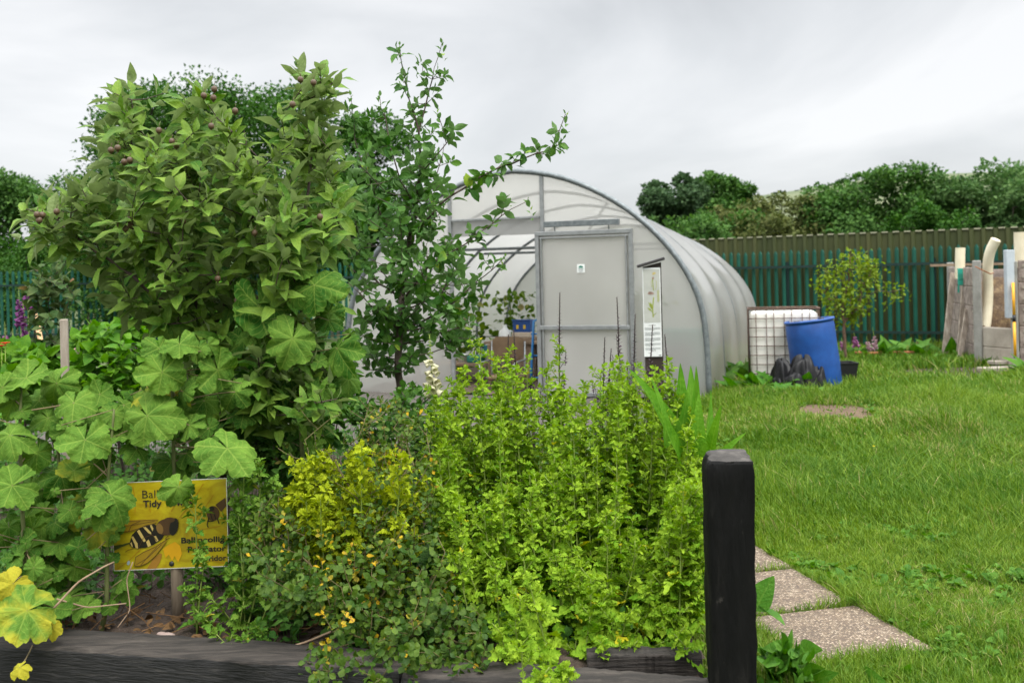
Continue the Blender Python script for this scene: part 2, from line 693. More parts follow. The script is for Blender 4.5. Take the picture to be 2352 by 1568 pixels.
mx.inputs[0].default_value = .93        # cloud cover over the clear sky
L.new(sky.outputs[0], mx.inputs[6])
L.new(ml.outputs[0], mx.inputs[7])
L.new(mx.outputs[2], bg.inputs[0])
bg.inputs[1].default_value = .1
sun = bpy.data.lights.new('sun', 'SUN')
sun.energy, sun.angle, sun.color = 1.5, radians(25), (1, .97, .92)
so = bpy.data.objects.new('sun', sun)
COL.objects.link(so)
sd = V3(sin(AZ) * cos(EL), cos(AZ) * cos(EL), sin(EL))
from mathutils import Vector
so.rotation_euler = Vector(sd).to_track_quat('Z', 'Y').to_euler()
SC.view_settings.view_transform = 'Standard'
SC.view_settings.look = 'None'
SC.view_settings.exposure = 1.0
SC.cycles.max_bounces = 8
SC.cycles.transparent_max_bounces = 12
SC.cycles.transmission_bounces = 5
SC.cycles.diffuse_bounces = 4
SC.cycles.caustics_reflective = False
SC.cycles.caustics_refractive = False
SC.cycles.use_denoising = True

# ================= ground ======================================================
M_ground = pm('rough ground', [(.3, (.035, .05, .014)), (.6, (.06, .085, .02)), (.75, (.075, .06, .03))], 1.3, .95, .5, bscale=30)
M_soil = pm('bed soil', [(.25, (.022, .015, .010)), (.5, (.05, .034, .024)), (.75, (.10, .072, .052))], 9, .97, 1.0, bscale=45, bdist=.03)
M_gravel = pm('path gravel', [(.3, (.04, .036, .03)), (.5, (.075, .066, .056)), (.7, (.12, .105, .09))], 30, .95, .8, bscale=120)
M_bare = pm('bare earth', [(.3, (.06, .036, .02)), (.7, (.125, .08, .047))], 8, .95, .5, bscale=60)
g = MB()
g.add([(-900, -40, -.03), (900, -40, -.03), (900, 900, -.03), (-900, 900, -.03)], [(0, 1, 2, 3)], smooth=False)
structure(g.build('ground', M_ground))


def patch(name, mat, poly, z, n=40, amp=.0, dens=None):
    """an uneven sheet over the plan outline poly (x, y)"""
    poly = np.asarray(poly, float)
    lo, hi = poly.min(0), poly.max(0)
    nx, ny = n, int(n * (hi[1] - lo[1]) / (hi[0] - lo[0])) + 2
    xs, ys = np.meshgrid(np.linspace(lo[0], hi[0], nx), np.linspace(lo[1], hi[1], ny), indexing='ij')
    zz = z + amp * (np.sin(xs * 7.1 + 1) * np.sin(ys * 5.3) * .5 + np.sin(xs * 23 + ys * 11) * .25 + np.sin(ys * 31 - xs * 17) * .25) + rng.normal(0, amp * .18, xs.shape)
    i, j = np.meshgrid(np.arange(nx - 1), np.arange(ny - 1), indexing='ij')
    a = (i * ny + j).ravel()
    f = np.stack([a, a + ny, a + ny + 1, a + 1], -1)
    c = np.stack([xs.ravel()[f].mean(1), ys.ravel()[f].mean(1)], -1)
    f = f[in_poly(poly, c[:, 0], c[:, 1])]
    mb = MB()
    mb.add(np.stack([xs, ys, zz], -1).reshape(-1, 3), f)
    return mb.build(name, mat)


SL0, SL1 = V3(-1.95, 3.97, 0), V3(.55, 3.42, 0)      # front line of the sleeper edging
SDIR = unit(SL1 - SL0)
SNRM = V3(-SDIR[1], SDIR[0], 0)                      # away from the camera
ang_s = math.atan2(SDIR[1], SDIR[0])
structure(patch('bed_soil', M_soil, [(-4.6, 4.58), (.66, 3.56), (.80, 5.4), (.4, 8.6), (-6.5, 8.8), (-6.5, 5)], .15, 150, .035))
structure(patch('gravel_path', M_gravel, [(-6.5, 8.7), (.4, 8.55), (1.3, 12.6), (-3.2, 14.6), (-6.5, 14.6)], .012, 60, .01))

# paving slabs of exposed aggregate
M_slab, nt, b = new_mat('exposed aggregate')
N, L = nt.nodes, nt.links
tc = N.new('ShaderNodeTexCoord')
vo = N.new('ShaderNodeTexVoronoi'); vo.inputs['Scale'].default_value = 105
L.new(tc.outputs['Object'], vo.inputs['Vector'])
rp = N.new('ShaderNodeValToRGB')
e = rp.color_ramp.elements
e[0].position, e[0].color = 0, (.085, .06, .045, 1)
e[1].position, e[1].color = 1, (.54, .44, .32, 1)
e.new(.35).color = (.18, .125, .078, 1)
e.new(.6).color = (.30, .22, .140, 1)
sx = N.new('ShaderNodeSeparateXYZ')
L.new(vo.outputs['Color'], sx.inputs[0]); L.new(sx.outputs[0], rp.inputs[0])
mm = N.new('ShaderNodeMapRange')
mm.inputs['From Min'].default_value, mm.inputs['From Max'].default_value = .35, .62
L.new(vo.outputs['Distance'], mm.inputs['Value'])
mxx = N.new('ShaderNodeMix'); mxx.data_type = 'RGBA'
L.new(mm.outputs[0], mxx.inputs[0]); L.new(rp.outputs[0], mxx.inputs[6])
mxx.inputs[7].default_value = (.12, .084, .054, 1)
nz = N.new('ShaderNodeTexNoise'); nz.inputs['Scale'].default_value = 5
L.new(tc.outputs['Object'], nz.inputs['Vector'])
mv = N.new('ShaderNodeMix'); mv.data_type = 'RGBA'; mv.blend_type = 'MULTIPLY'; mv.inputs[0].default_value = .5
L.new(mxx.outputs[2], mv.inputs[6]); L.new(nz.outputs[0], mv.inputs[7])
L.new(mv.outputs[2], b.inputs['Base Color'])
bp = N.new('ShaderNodeBump'); bp.inputs['Strength'].default_value = .8; bp.inputs['Distance'].default_value = .006; bp.invert = True
L.new(vo.outputs['Distance'], bp.inputs['Height']); L.new(bp.outputs[0], b.inputs['Normal'])
b.inputs['Roughness'].default_value = .75
SA, SB = gnd(2145, 1508), gnd(1968, 1402)
se = unit(SB - SA)
sw = V3(-se[1], se[0], 0)
SLABS = []
wl = ['nearest whole pebble-faced paving slab beside the black post', 'middle pebble-faced paving slab with grassy joints on both sides',
      'pebble-faced paving slab just behind the black post below the far grass', 'farthest pebble-faced paving slab mostly hidden behind the black post']
for k in range(3):
    c = SA + se * (.30 + .602 * k) + sw * .30 + V3(rng.normal(0, .006), 0, 0)
    a = math.atan2(se[1], se[0]) + rng.normal(0, .012)
    mb = MB()
    mb.box((c[0], c[1], .0), (.582, .585, .06), rotz(a) @ rotx(rng.normal(0, .008)) @ roty(rng.normal(0, .008)), bev=.006)
    o = mb.build('paving_slab', M_slab)
    tag(o, wl[k], 'paving slab', 'paving slabs beside the bed')
    SLABS.append((c, a))


def slab_mask(x, y, pad):
    k = np.zeros(x.shape, bool)
    for c, a in SLABS:
        dx, dy = x - c[0], y - c[1]
        u, v = dx * cos(a) + dy * sin(a), -dx * sin(a) + dy * cos(a)
        k |= (np.abs(u) < .29 + pad) & (np.abs(v) < .29 + pad)
    return k


# ================= lawn ========================================================
def wave(x, y, s, seed):
    r_ = np.random.default_rng(seed)
    out = 0
    for q in range(7):
        a, k, p = r_.uniform(0, 6.28), s * r_.uniform(.5, 2.2), r_.uniform(0, 6.28)
        out = out + np.sin((x * cos(a) + y * sin(a)) * k + p)
    return out / 3.2


TB = gnd(1628, 916)                                   # right foot of the polytunnel's front
PATCH = gnd(1918, 945)
PATCH2 = gnd(2195, 858)


def lawn_points(n, d0, d1):
    y = d0 + (d1 - d0) * rng.uniform(0, 1, n) ** .9
    x = rng.uniform(.62, .62 * y + .6, n) if False else .6 + rng.uniform(0, 1, n) * (.56 * y + .4 - .6)
    left = np.where(y < 5.4, .62 + (y - 3.5) * .1, np.where(y < 8.6, .8, .8 + (y - 8.6) * (TB[0] - .75) / (TB[1] - 8.6)))
    left = np.where(y > TB[1], TB[0] + (y - TB[1]) * .35 + .02, left)
    k = (x > left) & ~slab_mask(x, y, -.012)
    e1 = ((x - PATCH[0]) / .36) ** 2 + ((y - PATCH[1] + .1) / .6) ** 2
    e2 = ((x - PATCH2[0] - .25) / 1.15) ** 2 + ((y - PATCH2[1]) / .75) ** 2
    k &= (e1 + wave(x, y, 9, 3) * .3 > 1) | (rng.uniform(0, 1, n) < .05)
    k &= (e2 > 1) | (rng.uniform(0, 1, n) < .08)
    return x[k], y[k]


def blades(mb, x, y, h, w, lean, rnd):
    n = len(x)
    a = rng.uniform(0, 6.28, n)
    la = rng.uniform(0, 6.28, n) * .75 + wave(x, y, 1.2, 8) * 1.2
    bx, by = np.cos(a) * w / 2, np.sin(a) * w / 2
    lx, ly = np.cos(la) * lean * h, np.sin(la) * lean * h
    V = np.zeros((n, 7, 3))
    for k, (t, ww) in enumerate(((0, 1.), (.4, .95), (.75, .62))):
        cx, cy, cz = x + lx * t * t, y + ly * t * t, h * (t - .35 * np.minimum(lean, 1.4) * t * t * .6)
        V[:, 2 * k] = np.stack([cx - bx * ww, cy - by * ww, cz], -1)
        V[:, 2 * k + 1] = np.stack([cx + bx * ww, cy + by * ww, cz], -1)
    V[:, 6] = np.stack([x + lx, y + ly, h * (1 - .21 * np.minimum(lean, 1.4))], -1)
    A = np.zeros((n, 7, 3))
    A[:, :, 2] = rnd[:, None]
    A[:, :, 0] = np.array([0, 0, .4, .4, .75, .75, 1])
    A[:, :, 1] = .5
    base = (np.arange(n) * 7)[:, None]
    mb.add(V.reshape(-1, 3), np.concatenate([base + np.array([[0, 1, 3, 2]]), base + np.array([[2, 3, 5, 4]])]), A.reshape(-1, 3))
    mb.FC.append((base + np.array([[4, 5, 6]]) + mb.n - n * 7, 0, True))


M_grass = leafm('grass blades', (.050, .125, .012), (.200, .290, .032), old=(.34, .29, .13), oldf=.055, vein=0, trans=.28, rough=.45, spec=.35)
gr = MB()
for d0, d1, n, w in ((3.5, 6, 120000, .0042), (6, 9, 95000, .006), (9, 13, 80000, .009), (13, 20.5, 70000, .014)):
    x, y = lawn_points(n, d0, d1)
    t = wave(x, y, 1.6, 21)
    right = np.clip((x - .12 * y - 1.2) / 1.8, 0, 1) * np.clip((y - 5.2) / 2.2, 0, 1)
    h = (.05 + .026 * t + .02 * wave(x, y, 5.5, 44) + .085 * right * (.8 + .5 * wave(x, y, 2.5, 4))) * rng.uniform(.45, 1.5, len(x))
    h *= 1 - .55 * np.exp(-((x - PATCH[0]) / .6) ** 2 - ((y - PATCH[1] + .5) / 1.0) ** 2)
    h *= 1 - .5 * np.clip(wave(x, y, 1.9, 77) - .25, 0, 1)
    h = np.maximum(h, .016) * (1 + .25 * (d0 > 8))
    rnd = np.clip(.45 + .22 * wave(x, y, 1.1, 12) + .12 * wave(x, y, 4, 13) + rng.normal(0, .2, len(x)), 0, .94)
    dry = rng.uniform(0, 1, len(x)) < (.02 + .22 * np.clip(wave(x, y, 1.5, 31), 0, 1))
    rnd[dry] = rng.uniform(.95, 1, dry.sum())
    blades(gr, x, y, h, np.full(len(x), w) * rng.uniform(.7, 1.4, len(x)), np.abs(rng.normal(.55, .4, len(x))), rnd)
for d0, d1, n, w in ((4.2, 7, 900, .0052), (7, 12, 1500, .009), (12, 19, 1300, .015)):      # taller tussocks
    tx, ty = lawn_points(n, d0, d1)
    right = np.clip((tx - .10 * ty - .9) / 1.6, .12, 1) * np.clip((ty - 4.0) / 2.5, .2, 1)
    tx, ty, right = (np.repeat(q, 16) for q in (tx, ty, right))
    x, y = tx + rng.normal(0, .035 + .004 * ty, len(tx)), ty + rng.normal(0, .04 + .004 * ty, len(tx))
    k = ~slab_mask(x, y, .0) & (((x - PATCH2[0] - .25) / 1.15) ** 2 + ((y - PATCH2[1]) / .8) ** 2 > 1) & (((x - PATCH[0]) / .55) ** 2 + ((y - PATCH[1] + .4) / 1.3) ** 2 > 1)
    x, y, right = x[k], y[k], right[k]
    blades(gr, x, y, (.045 + .11 * right) * rng.uniform(.5, 1.3, len(x)), np.full(len(x), w), np.abs(rng.normal(.7, .35, len(x))), np.clip(np.repeat(rng.normal(.42, .25, len(x) // 16 + 1), 16)[:len(x)] + rng.normal(0, .12, len(x)), 0, .97))
structure(gr.build('grass', M_grass), 'stuff')


def tuft(px, py, n, h, spread, w=.006, seed=0, deep=.3):
    """long grass round a foot on the ground"""
    p = gnd(px, py)
    x, y = p[0] + rng.normal(0, spread, n), p[1] + rng.normal(0, deep, n)
    blades(tall, x, y, h * rng.uniform(.4, 1.2, n), np.full(n, w), np.abs(rng.normal(.5, .3, n)), np.clip(rng.normal(.55, .25, n), 0, .99))


tall = MB()
for i in range(14):
    t = i / 13
    tuft(1645 + 85 * t, 935 - 45 * t, 230, .15 - .03 * t, .12, .009)
tuft(1860, 890, 260, .17, .4, .010)
tuft(1760, 895, 260, .20, .3, .010)
tuft(1990, 850, 260, .17, .5, .012)
tuft(2100, 838, 340, .2, .5, .012)
tuft(1765, 1230, 700, .16, .10, .0045, deep=.22)
tuft(1775, 1130, 700, .2, .15, .005, deep=.4)
tuft(2260, 1120, 900, .17, .5, .005, deep=.6)
tuft(2320, 930, 900, .20, .6, .008, deep=1.0)
structure(tall.build('long_grass', M_grass), 'stuff')

# low broad-leaved weeds threading the lawn edge
M_weed = leafm('weed leaves', (.04, .12, .012), (.12, .25, .03), vein=.25, trans=.3)
wb = MB()
cx, cy = [], []
for k in range(120):
    c, a = SLABS[rng.integers(0, 3)]
    s = rng.choice([-1, 1])
    q = c + (-sw) * (.33 + abs(rng.normal(0, .10))) + se * rng.uniform(-.35, .35)
    if rng.uniform() < .25:
        q = SA + sw * rng.uniform(-.1, .6) - se * abs(rng.normal(.05, .1))
    cx.append(q[0]); cy.append(q[1])
x, y = np.array(cx), np.array(cy)
P = np.stack([x, y, np.full(len(x), .025)], -1)
p_, d_, n_, s_ = rosette(P, np.tile(V3(0, 0, 1), (len(P), 1)) + rng.normal(0, .15, P.shape), 6, .7, 1.35, .045, 0)
wb.inst(T_ROUND, p_, d_, n_, s_, rng.uniform(0, 1, len(p_)))
tx, ty = lawn_points(2600, 4.0, 12)
k = wave(tx, ty, 2.2, 55) > -.05
tx, ty = tx[k], ty[k]
P = np.stack([tx, ty, np.full(len(tx), .03)], -1)
p_, d_, n_, s_ = rosette(P, np.tile(V3(0, 0, 1), (len(P), 1)) + rng.normal(0, .25, P.shape), 6, .5, 1.35, .05, 0)
wb.inst(T_ROUND, p_, d_, n_, s_ * np.tile(rng.uniform(.5, 1.3, len(P)), 6), rng.uniform(0, 1, len(p_)))
structure(wb.build('low_weeds', M_weed), 'stuff')
structure(patch('bare_patch', M_bare, [(PATCH[0] + .55 * cos(t), PATCH[1] - .1 + .95 * sin(t)) for t in np.linspace(0, 6.2, 20)], .004, 26, .006))
structure(patch('worn_ground', M_soil, [(PATCH2[0] + .25 + 1.3 * cos(t), PATCH2[1] + .9 * sin(t)) for t in np.linspace(0, 6.2, 20)], .004, 26, .008))

# ================= sleepers and post ===========================================
M_slp = pm('weathered sleeper', [(.25, (.008, .007, .006)), (.45, (.021, .0175, .0145)), (.62, (.048, .040, .033)), (.8, (.105, .09, .074))], 5, .9, .9, stretch=(.55, 4, 9), bscale=14, dist=.7, bdist=.012)
M_slp_dark = pm('tarred sleeper face', [(.3, (.006, .006, .006)), (.55, (.013, .0125, .012)), (.75, (.05, .045, .04))], 5, .85, .9, stretch=(.6, 4, 8), bscale=14, dist=.8, bdist=.012)
M_post = pm('tarred post', [(.35, (.0018, .0018, .0018)), (.60, (.004, .0038, .0036)), (.82, (.022, .02, .018))], 4, .7, .8, stretch=(5, 5, .8), bscale=11, dist=.6, bdist=.01, spec=.15)
nt = M_post.node_tree          # scuffs and rubbed edges
N, L = nt.nodes, nt.links
bsdf = N['Principled BSDF']
old_ = bsdf.inputs['Base Color'].links[0].from_socket
tcp = N.new('ShaderNodeTexCoord')
nzs = N.new('ShaderNodeTexNoise'); nzs.inputs['Scale'].default_value = 13; nzs.inputs['Detail'].default_value = 9; nzs.inputs['Roughness'].default_value = .72
L.new(tcp.outputs['Object'], nzs.inputs['Vector'])
geo = N.new('ShaderNodeNewGeometry')
m1 = N.new('ShaderNodeMapRange'); m1.inputs['From Min'].default_value, m1.inputs['From Max'].default_value = .63, .75
L.new(nzs.outputs[0], m1.inputs['Value'])
m2 = N.new('ShaderNodeMapRange'); m2.inputs['From Min'].default_value, m2.inputs['From Max'].default_value = .53, .60
L.new(geo.outputs['Pointiness'], m2.inputs['Value'])
ad = N.new('ShaderNodeMath'); ad.operation = 'MAXIMUM'
L.new(m1.outputs[0], ad.inputs[0]); ad.inputs[1].default_value = 0
ml2 = N.new('ShaderNodeMath'); ml2.operation = 'MULTIPLY'; ml2.inputs[1].default_value = .6
L.new(ad.outputs[0], ml2.inputs[0])
mxp = N.new('ShaderNodeMix'); mxp.data_type = 'RGBA'
L.new(ml2.outputs[0], mxp.inputs[0]); L.new(old_, mxp.inputs[6]); mxp.inputs[7].default_value = (.09, .08, .07, 1)
L.new(mxp.outputs[2], bsdf.inputs['Base Color'])
M_endgrain = pm('post end grain', [(.3, (.018, .016, .014)), (.55, (.045, .040, .035)), (.75, (.11, .098, .086))], 14, .9, .8, bscale=30)


def beam(name, a, b, z0, z1, depth, side, top):
    """a timber on edge between plan points a and b, worn along its arrises"""
    a, b = np.asarray(a, float), np.asarray(b, float)
    L_ = np.linalg.norm((b - a)[:2])
    d = unit(b - a)
    nrm = V3(-d[1], d[0], 0)
    n = 60
    prof = [(0, z0), (0, z1 - .018), (.006, z1 - .006), (.02, z1), (depth - .02, z1), (depth - .004, z1 - .01), (depth, z0)]
    rg = []
    wob = np.cumsum(rng.normal(0, .0012, (n + 1, len(prof))), 0)
    wob -= np.linspace(0, 1, n + 1)[:, None] * wob[-1:]
    wob += rng.normal(0, .0014, wob.shape)
    for i in range(n + 1):
        p = a + d * L_ * i / n
        for k, (u, z) in enumerate(prof):
            rg.append(p + nrm * (u + wob[i, k] * (k < 3)) + V3(0, 0, z + (wob[i, k] if 0 < k < 6 else 0)))
    m = len(prof)
    mb = MB()
    f1, f2 = [], []
    for i in range(n):
        for k in range(m - 1):
            q = i * m + k
            (f2 if k in (2, 3, 4) else f1).append((q, q + m, q + m + 1, q + 1))
    mb.add(rg, np.array(f1), mat=0)
    mb.FC.append((np.array(f2), 1, True))
    mb.FC.append((np.array([list(range(m))]), 0, False))
    mb.FC.append((np.array([list(range(n * m, n * m + m))[::-1]]), 0, False))
    return mb.build(name, [side, top])


jn = SL0 + (SL1 - SL0) * .60
o = beam('timber_sleeper', SL0 - SDIR * 1.6, jn, -.06, .200, .215, M_slp_dark, M_slp)
tag(o, 'long dark weathered timber sleeper edging the bed below the yellow bee sign', 'sleeper')
o = beam('timber_sleeper', jn + SDIR * .012 - SNRM * .012, SL1 + SDIR * .10 - SNRM * .015, -.06, .185, .20, M_slp_dark, M_slp)
tag(o, 'dark timber sleeper running under the feverfew to the black post', 'sleeper')
o = beam('timber_offcut', SL1 - SDIR * .36 + SNRM * .215, SL1 + SDIR * .06 + SNRM * .29, -.02, .215, .10, M_slp, M_slp)
tag(o, 'short weathered timber offcut lying behind the sleeper near the post', 'timber')
# post
pw, pdp, pz = .152, .19, 1.003
pc = at(1684, 1075, 3.36)
pc[2] = 0
Rp = rotz(-radians(5.0))
n = 26
prof = []
corner = [(-1, -1), (1, -1), (1, 1), (-1, 1)]
ringp = []
for (x0, y0), (x1, y1) in zip(corner, corner[1:] + corner[:1]):
    for k in range(5):
        t = k / 5
        ringp.append((x0 + (x1 - x0) * t, y0 + (y1 - y0) * t))
ringp = np.array(ringp)
ringp *= (1 - .018 * (np.abs(ringp[:, :1] * ringp[:, 1:]) > .8))
vv = []
wear = rng.normal(0, .0016, (n + 1, 20)) + np.cumsum(rng.normal(0, .0008, (n + 1, 20)), 0)
zs = np.concatenate([np.linspace(-.2, pz - .05, n - 3), [pz - .022, pz - .010, pz - .003, pz]])
for i, z in enumerate(zs):
    top_in = [0, .001, .003, .009][max(0, i - (n - 3))] if i >= n - 3 else 0
    for k, (x, y) in enumerate(ringp):
        chip = top_in * (1.5 if y < -.5 else .8) + (.006 * (i >= n - 3) * (x < -.5) * (i - n + 4))
        vv.append((x * (pw / 2 - chip * .8 + wear[i, k]), y * (pdp / 2 - chip + wear[i, k]), z - (.012 * max(0, -y) * (i > n - 2))))
vv = np.array(vv) @ Rp.T + pc + V3(0, pdp / 2, 0)
mb = MB()
i, j = np.meshgrid(np.arange(n), np.arange(20), indexing='ij')
q = i * 20 + j
f = np.stack([q, i * 20 + (j + 1) % 20, (i + 1) * 20 + (j + 1) % 20, q + 20], -1).reshape(-1, 4)
mb.add(vv, f[i.ravel() < n - 2])
mb.FC.append((f[i.ravel() >= n - 2], 1, True))
mb.FC.append((np.array([[n * 20 + k for k in range(20)]]), 1, False))
tag(mb.build('wooden_post', [M_post, M_endgrain]), 'thick black tarred square post with greyed worn top at the bed corner', 'post')

# ================= fences at the back ==========================================
M_pal = pm('green palisade paint', [(.3, (.003, .054, .034)), (.7, (.005, .080, .052))], 3, .5, spec=.35)
M_rail = flat('dark palisade rail', (.003, .022, .018), .55)
FA, FB = V3(4.44, 20.8, 0), V3(9.14, 18.1, 0)
fd = unit(FB - FA)
fn = V3(fd[1], -fd[0], 0)                 # towards the camera


def palisade(A, d, nrm, s0, s1, label, h=1.95, pitch=.155):
    root = thing('palisade_fence', A + d * s0, label, 'fence')
    n = int((s1 - s0) / pitch)
    pn = MB()
    a = math.atan2(d[1], d[0])
    for k in range(n):
        c = A + d * (s0 + k * pitch + rng.normal(0, .003))
        w, zt = .039, h + rng.normal(0, .008)
        sec = [(-w, -.012), (-w * .5, .004), (0, .012), (w * .5, .004), (w, -.012)]
        v = []
        for z, sc_ in ((.04, 1), (zt - .06, 1), (zt, .25)):
            for (x, y) in sec:
                v.append(c + d * x * sc_ + nrm * (y + .03) + V3(0, 0, z))
        fs = [(r * 5 + i, r * 5 + i + 1, r * 5 + i + 6, r * 5 + i + 5) for r in range(2) for i in range(4)]
        pn.add(v, fs, smooth=False)
        pn.box(c + nrm * .012 + V3(0, 0, 1.62), (.03, .05, .03), rotz(a))
    pn.build('pale_panel', M_pal, root)
    for z in (1.62, .32):
        rl = MB()
        rl.box(A + d * (s0 + s1) / 2 + nrm * .075 + V3(0, 0, z), (s1 - s0, .03, .05), rotz(a))
        rl.build('rail', M_rail, root)
    for s in np.arange(s0 + .3, s1, 2.75):
        p = MB()
        p.box(A + d * s - nrm * .06 + V3(0, 0, .86), (.07, .08, 1.72), rotz(a))
        p.build('post', M_rail, root)
    return root


palisade(FA, fd, fn, -4.5, 8.5, 'teal green steel palisade fence in front of the rusty corrugated wall')
M_cor = pm('olive corrugated steel', [(.25, (.030, .041, .012)), (.5, (.047, .058, .018)), (.68, (.062, .066, .022)), (.82, (.10, .055, .025))], 1.5, .65, stretch=(1.4, 1.4, .18), spec=.3)
M_corcap = flat('pale sheet edge', (.26, .26, .17), .7)
cw = MB()
base = FA - fn * .20
v, s, per = [], -5.5, .205
prof_ = []
while s < 9.5:
    prof_ += [(s, .0), (s + per * .5, .0), (s + per * .62, .045), (s + per * .88, .045)]
    s += per
for s_, o_ in prof_:
    p = base + fd * s_ + fn * o_
    v += [(p[0], p[1], 0), (p[0], p[1], 2.25 + .006 * sin(s_ * 3)), ]
n = len(prof_)
cw.add(v, [(2 * i, 2 * i + 2, 2 * i + 3, 2 * i + 1) for i in range(n - 1)], smooth=False)
for i in range(0, n - 3, 4):
    p = base + fd * (prof_[i][0] + per * .25) + fn * .012
    cw.box((p[0], p[1], 2.25), (per * .56, .03, .028), rotz(math.atan2(fd[1], fd[0])), mat=1)
tag(cw.build('corrugated_wall', [M_cor, M_corcap]), 'tall olive corrugated steel wall with rust streaks behind the palisade', 'wall')
LA = V3(-15.5, 26.0, 0)
palisade(LA, V3(1, 0, 0), V3(0, -1, 0), 0, 11.5, 'distant teal palisade fence at the left edge behind foxgloves', h=2.0)

# ================= hill and far trees ==========================================
M_hill = pm('hill pasture', [(.35, (.07, .095, .04)), (.55, (.12, .135, .065)), (.7, (.09, .115, .048))], .006, 1.0, stretch=(1, 1, 3))
ridge = [(1300, 520), (1500, 500), (1650, 474), (1755, 448), (1850, 434), (1940, 420), (2010, 408), (2100, 400), (2200, 398), (2352, 392), (2600, 392), (2900, 420)]
hv = []
for d, k in ((300, 0), (420, .35), (560, .75), (700, 1.), (900, .9)):
    for px, py in ridge:
        top = at(px, py, 700)
        hv.append((top[0] * d / 700 if d <= 700 else top[0] * 1.1, d, (top[2] + 6) * k - 6))
nr = len(ridge)
hb = MB()
hb.add(hv, [(r * nr + i, r * nr + i + 1, (r + 1) * nr + i + 1, (r + 1) * nr + i) for r in range(4) for i in range(nr - 1)])
structure(hb.build('hill', M_hill))

M_bark = pm('bark', [(.3, (.035, .028, .02)), (.6, (.075, .06, .045)), (.8, (.12, .10, .08))], 10, .9, .6, stretch=(3, 3, .6))


def fm(name, d, l, tr=.25):
    return leafm(name, d, l, vein=0, trans=tr, rough=.65, spec=.25)


M_far = {
    'green': fm('far green leaves', (.036, .095, .022), (.11, .205, .046)),
    'dark': fm('far dark leaves', (.032, .066, .028), (.08, .132, .055)),
    'brown': fm('far brownish leaves', (.055, .078, .022), (.14, .15, .048)),
    'pale': fm('far pale leaves', (.05, .115, .034), (.155, .245, .085)),
    'deep': fm('big tree leaves', (.022, .070, .012), (.075, .165, .028)),
}


def far_tree(name, label, cat, cx, top, hw, d, kind, bz=0.0, n=5000, leaf=.2, lobes=26, group=None, droop=.0, squash=1.0, gap=.18, accent=None):
    """a broadleaf tree: trunk, limbs and a crown of many leaf sprays on bulging lobes. cx, top, hw in photo pixels give place and size."""
    r_ = np.random.default_rng(int(cx * 7 + top))
    T = at(cx, top, d)
    W = hw * d / F * 1.12
    n, leaf = int(n * 1.7), leaf * .74
    H = T[2] - bz
    O = V3(T[0], d, bz)
    root = thing(name, O, label, cat, group)
    cz0 = H * .25
    C, Rr = [], []
    k = 0
    while len(C) < lobes:
        a, rr, zz = r_.uniform(0, 6.28), math.sqrt(r_.uniform(0, 1)), r_.uniform(0, 1)
        prof = (1 - (abs(zz - .46) / .60) ** 4.5)
        if prof <= .05:
            continue
        q = V3(cos(a) * rr * W * .90 * math.sqrt(prof), sin(a) * rr * W * .90 * math.sqrt(prof), cz0 + (H * .92 - cz0) * zz)
        C.append(q)
        Rr.append(W * r_.uniform(.22, .38) * (1.15 - .3 * zz))
    C.append(V3(0, 0, H - W * .24)); Rr.append(W * .22)
    C, Rr = np.array(C), np.array(Rr)
    tr = MB()
    limbs = [[V3(0, 0, -.1), V3(.02 * W, 0, H * .3), V3(0, .03 * W, H * .62)]]
    P, R, ch, _ = grow(limbs, C, seg=H * .06, r_tip=.012 * H * .35, wob=.05, lift=.1)
    wood(tr, P + O, R, ch)
    tr.build('trunk', M_bark, root)
    pick = r_.choice(len(C), n, p=Rr ** 2 / (Rr ** 2).sum())
    u = unit(r_.normal(0, 1, (n, 3)))
    rad = Rr[pick] * np.clip(r_.normal(.80, .17, n), .2, 1.04)
    bump = 1 + .15 * np.sin(u[:, 0] * 6 + pick) * np.sin(u[:, 1] * 7 + pick * 2) * np.sin(u[:, 2] * 6 - pick)
    p = C[pick] + u * (rad * bump)[:, None] * V3(1, 1, .8 * squash)
    # loose sprays over the outline
    p = p[p[:, 2] > H * .10]
    u = u[:len(p)]
    n = len(p)
    gapn = np.sin(p[:, 0] * 5 / W * 2.2 + 1) + np.sin(p[:, 2] * 6 / W * 2.1 + 2) + np.sin(p[:, 1] * 5 / W * 2)
    keep = gapn > -2.2 + gap
    p = p[keep]
    n = len(p)
    out = unit(p - V3(0, 0, H * .45))
    D = out * .7 + r_.normal(0, .55, (n, 3)) + V3(0, 0, -droop)
    Nn = out + V3(0, 0, .9) + r_.normal(0, .5, (n, 3))
    cr_ = MB()
    tone = .45 + .25 * np.sin(pick[:n] * 2.4) + r_.normal(0, .2, n)
    cr_.inst(T_BLOB, p + O, D, Nn, leaf * r_.uniform(.6, 1.35, n), np.clip(tone, 0, 1))
    cr_.build('crown', M_far[kind], root)
    return root


GT = 'trees beyond the corrugated wall'
far_tree('dark_tree', 'dark grey-green tree leaning over the wall beside the polytunnel roof', 'tree', 1568, 394, 100, 42, 'dark', n=11000, leaf=.26, group=GT)
far_tree('broadleaf_tree', 'mid green tree rising behind the dark tree right of the polytunnel', 'tree', 1672, 400, 100, 50, 'green', n=11000, leaf=.30, group=GT)
far_tree('conifer', 'small blue-grey tree top peeping above the polytunnel shoulder', 'tree', 1503, 466, 34, 60, 'dark', n=1800, leaf=.3, group=GT)
far_tree('light_bush', 'small light green bush showing above the polytunnel shoulder', 'bush', 1500, 500, 30, 34, 'pale', n=1800, leaf=.22, group=GT)
far_tree('drooping_tree', 'brownish drooping tree above the wall left of the large round tree', 'tree', 1745, 456, 130, 40, 'brown', n=12000, leaf=.24, group=GT, droop=.8)
far_tree('drooping_tree', 'brown-tinged tree touching the large round green tree on its left', 'tree', 1850, 446, 120, 41, 'brown', n=11000, leaf=.24, group=GT, droop=.6)
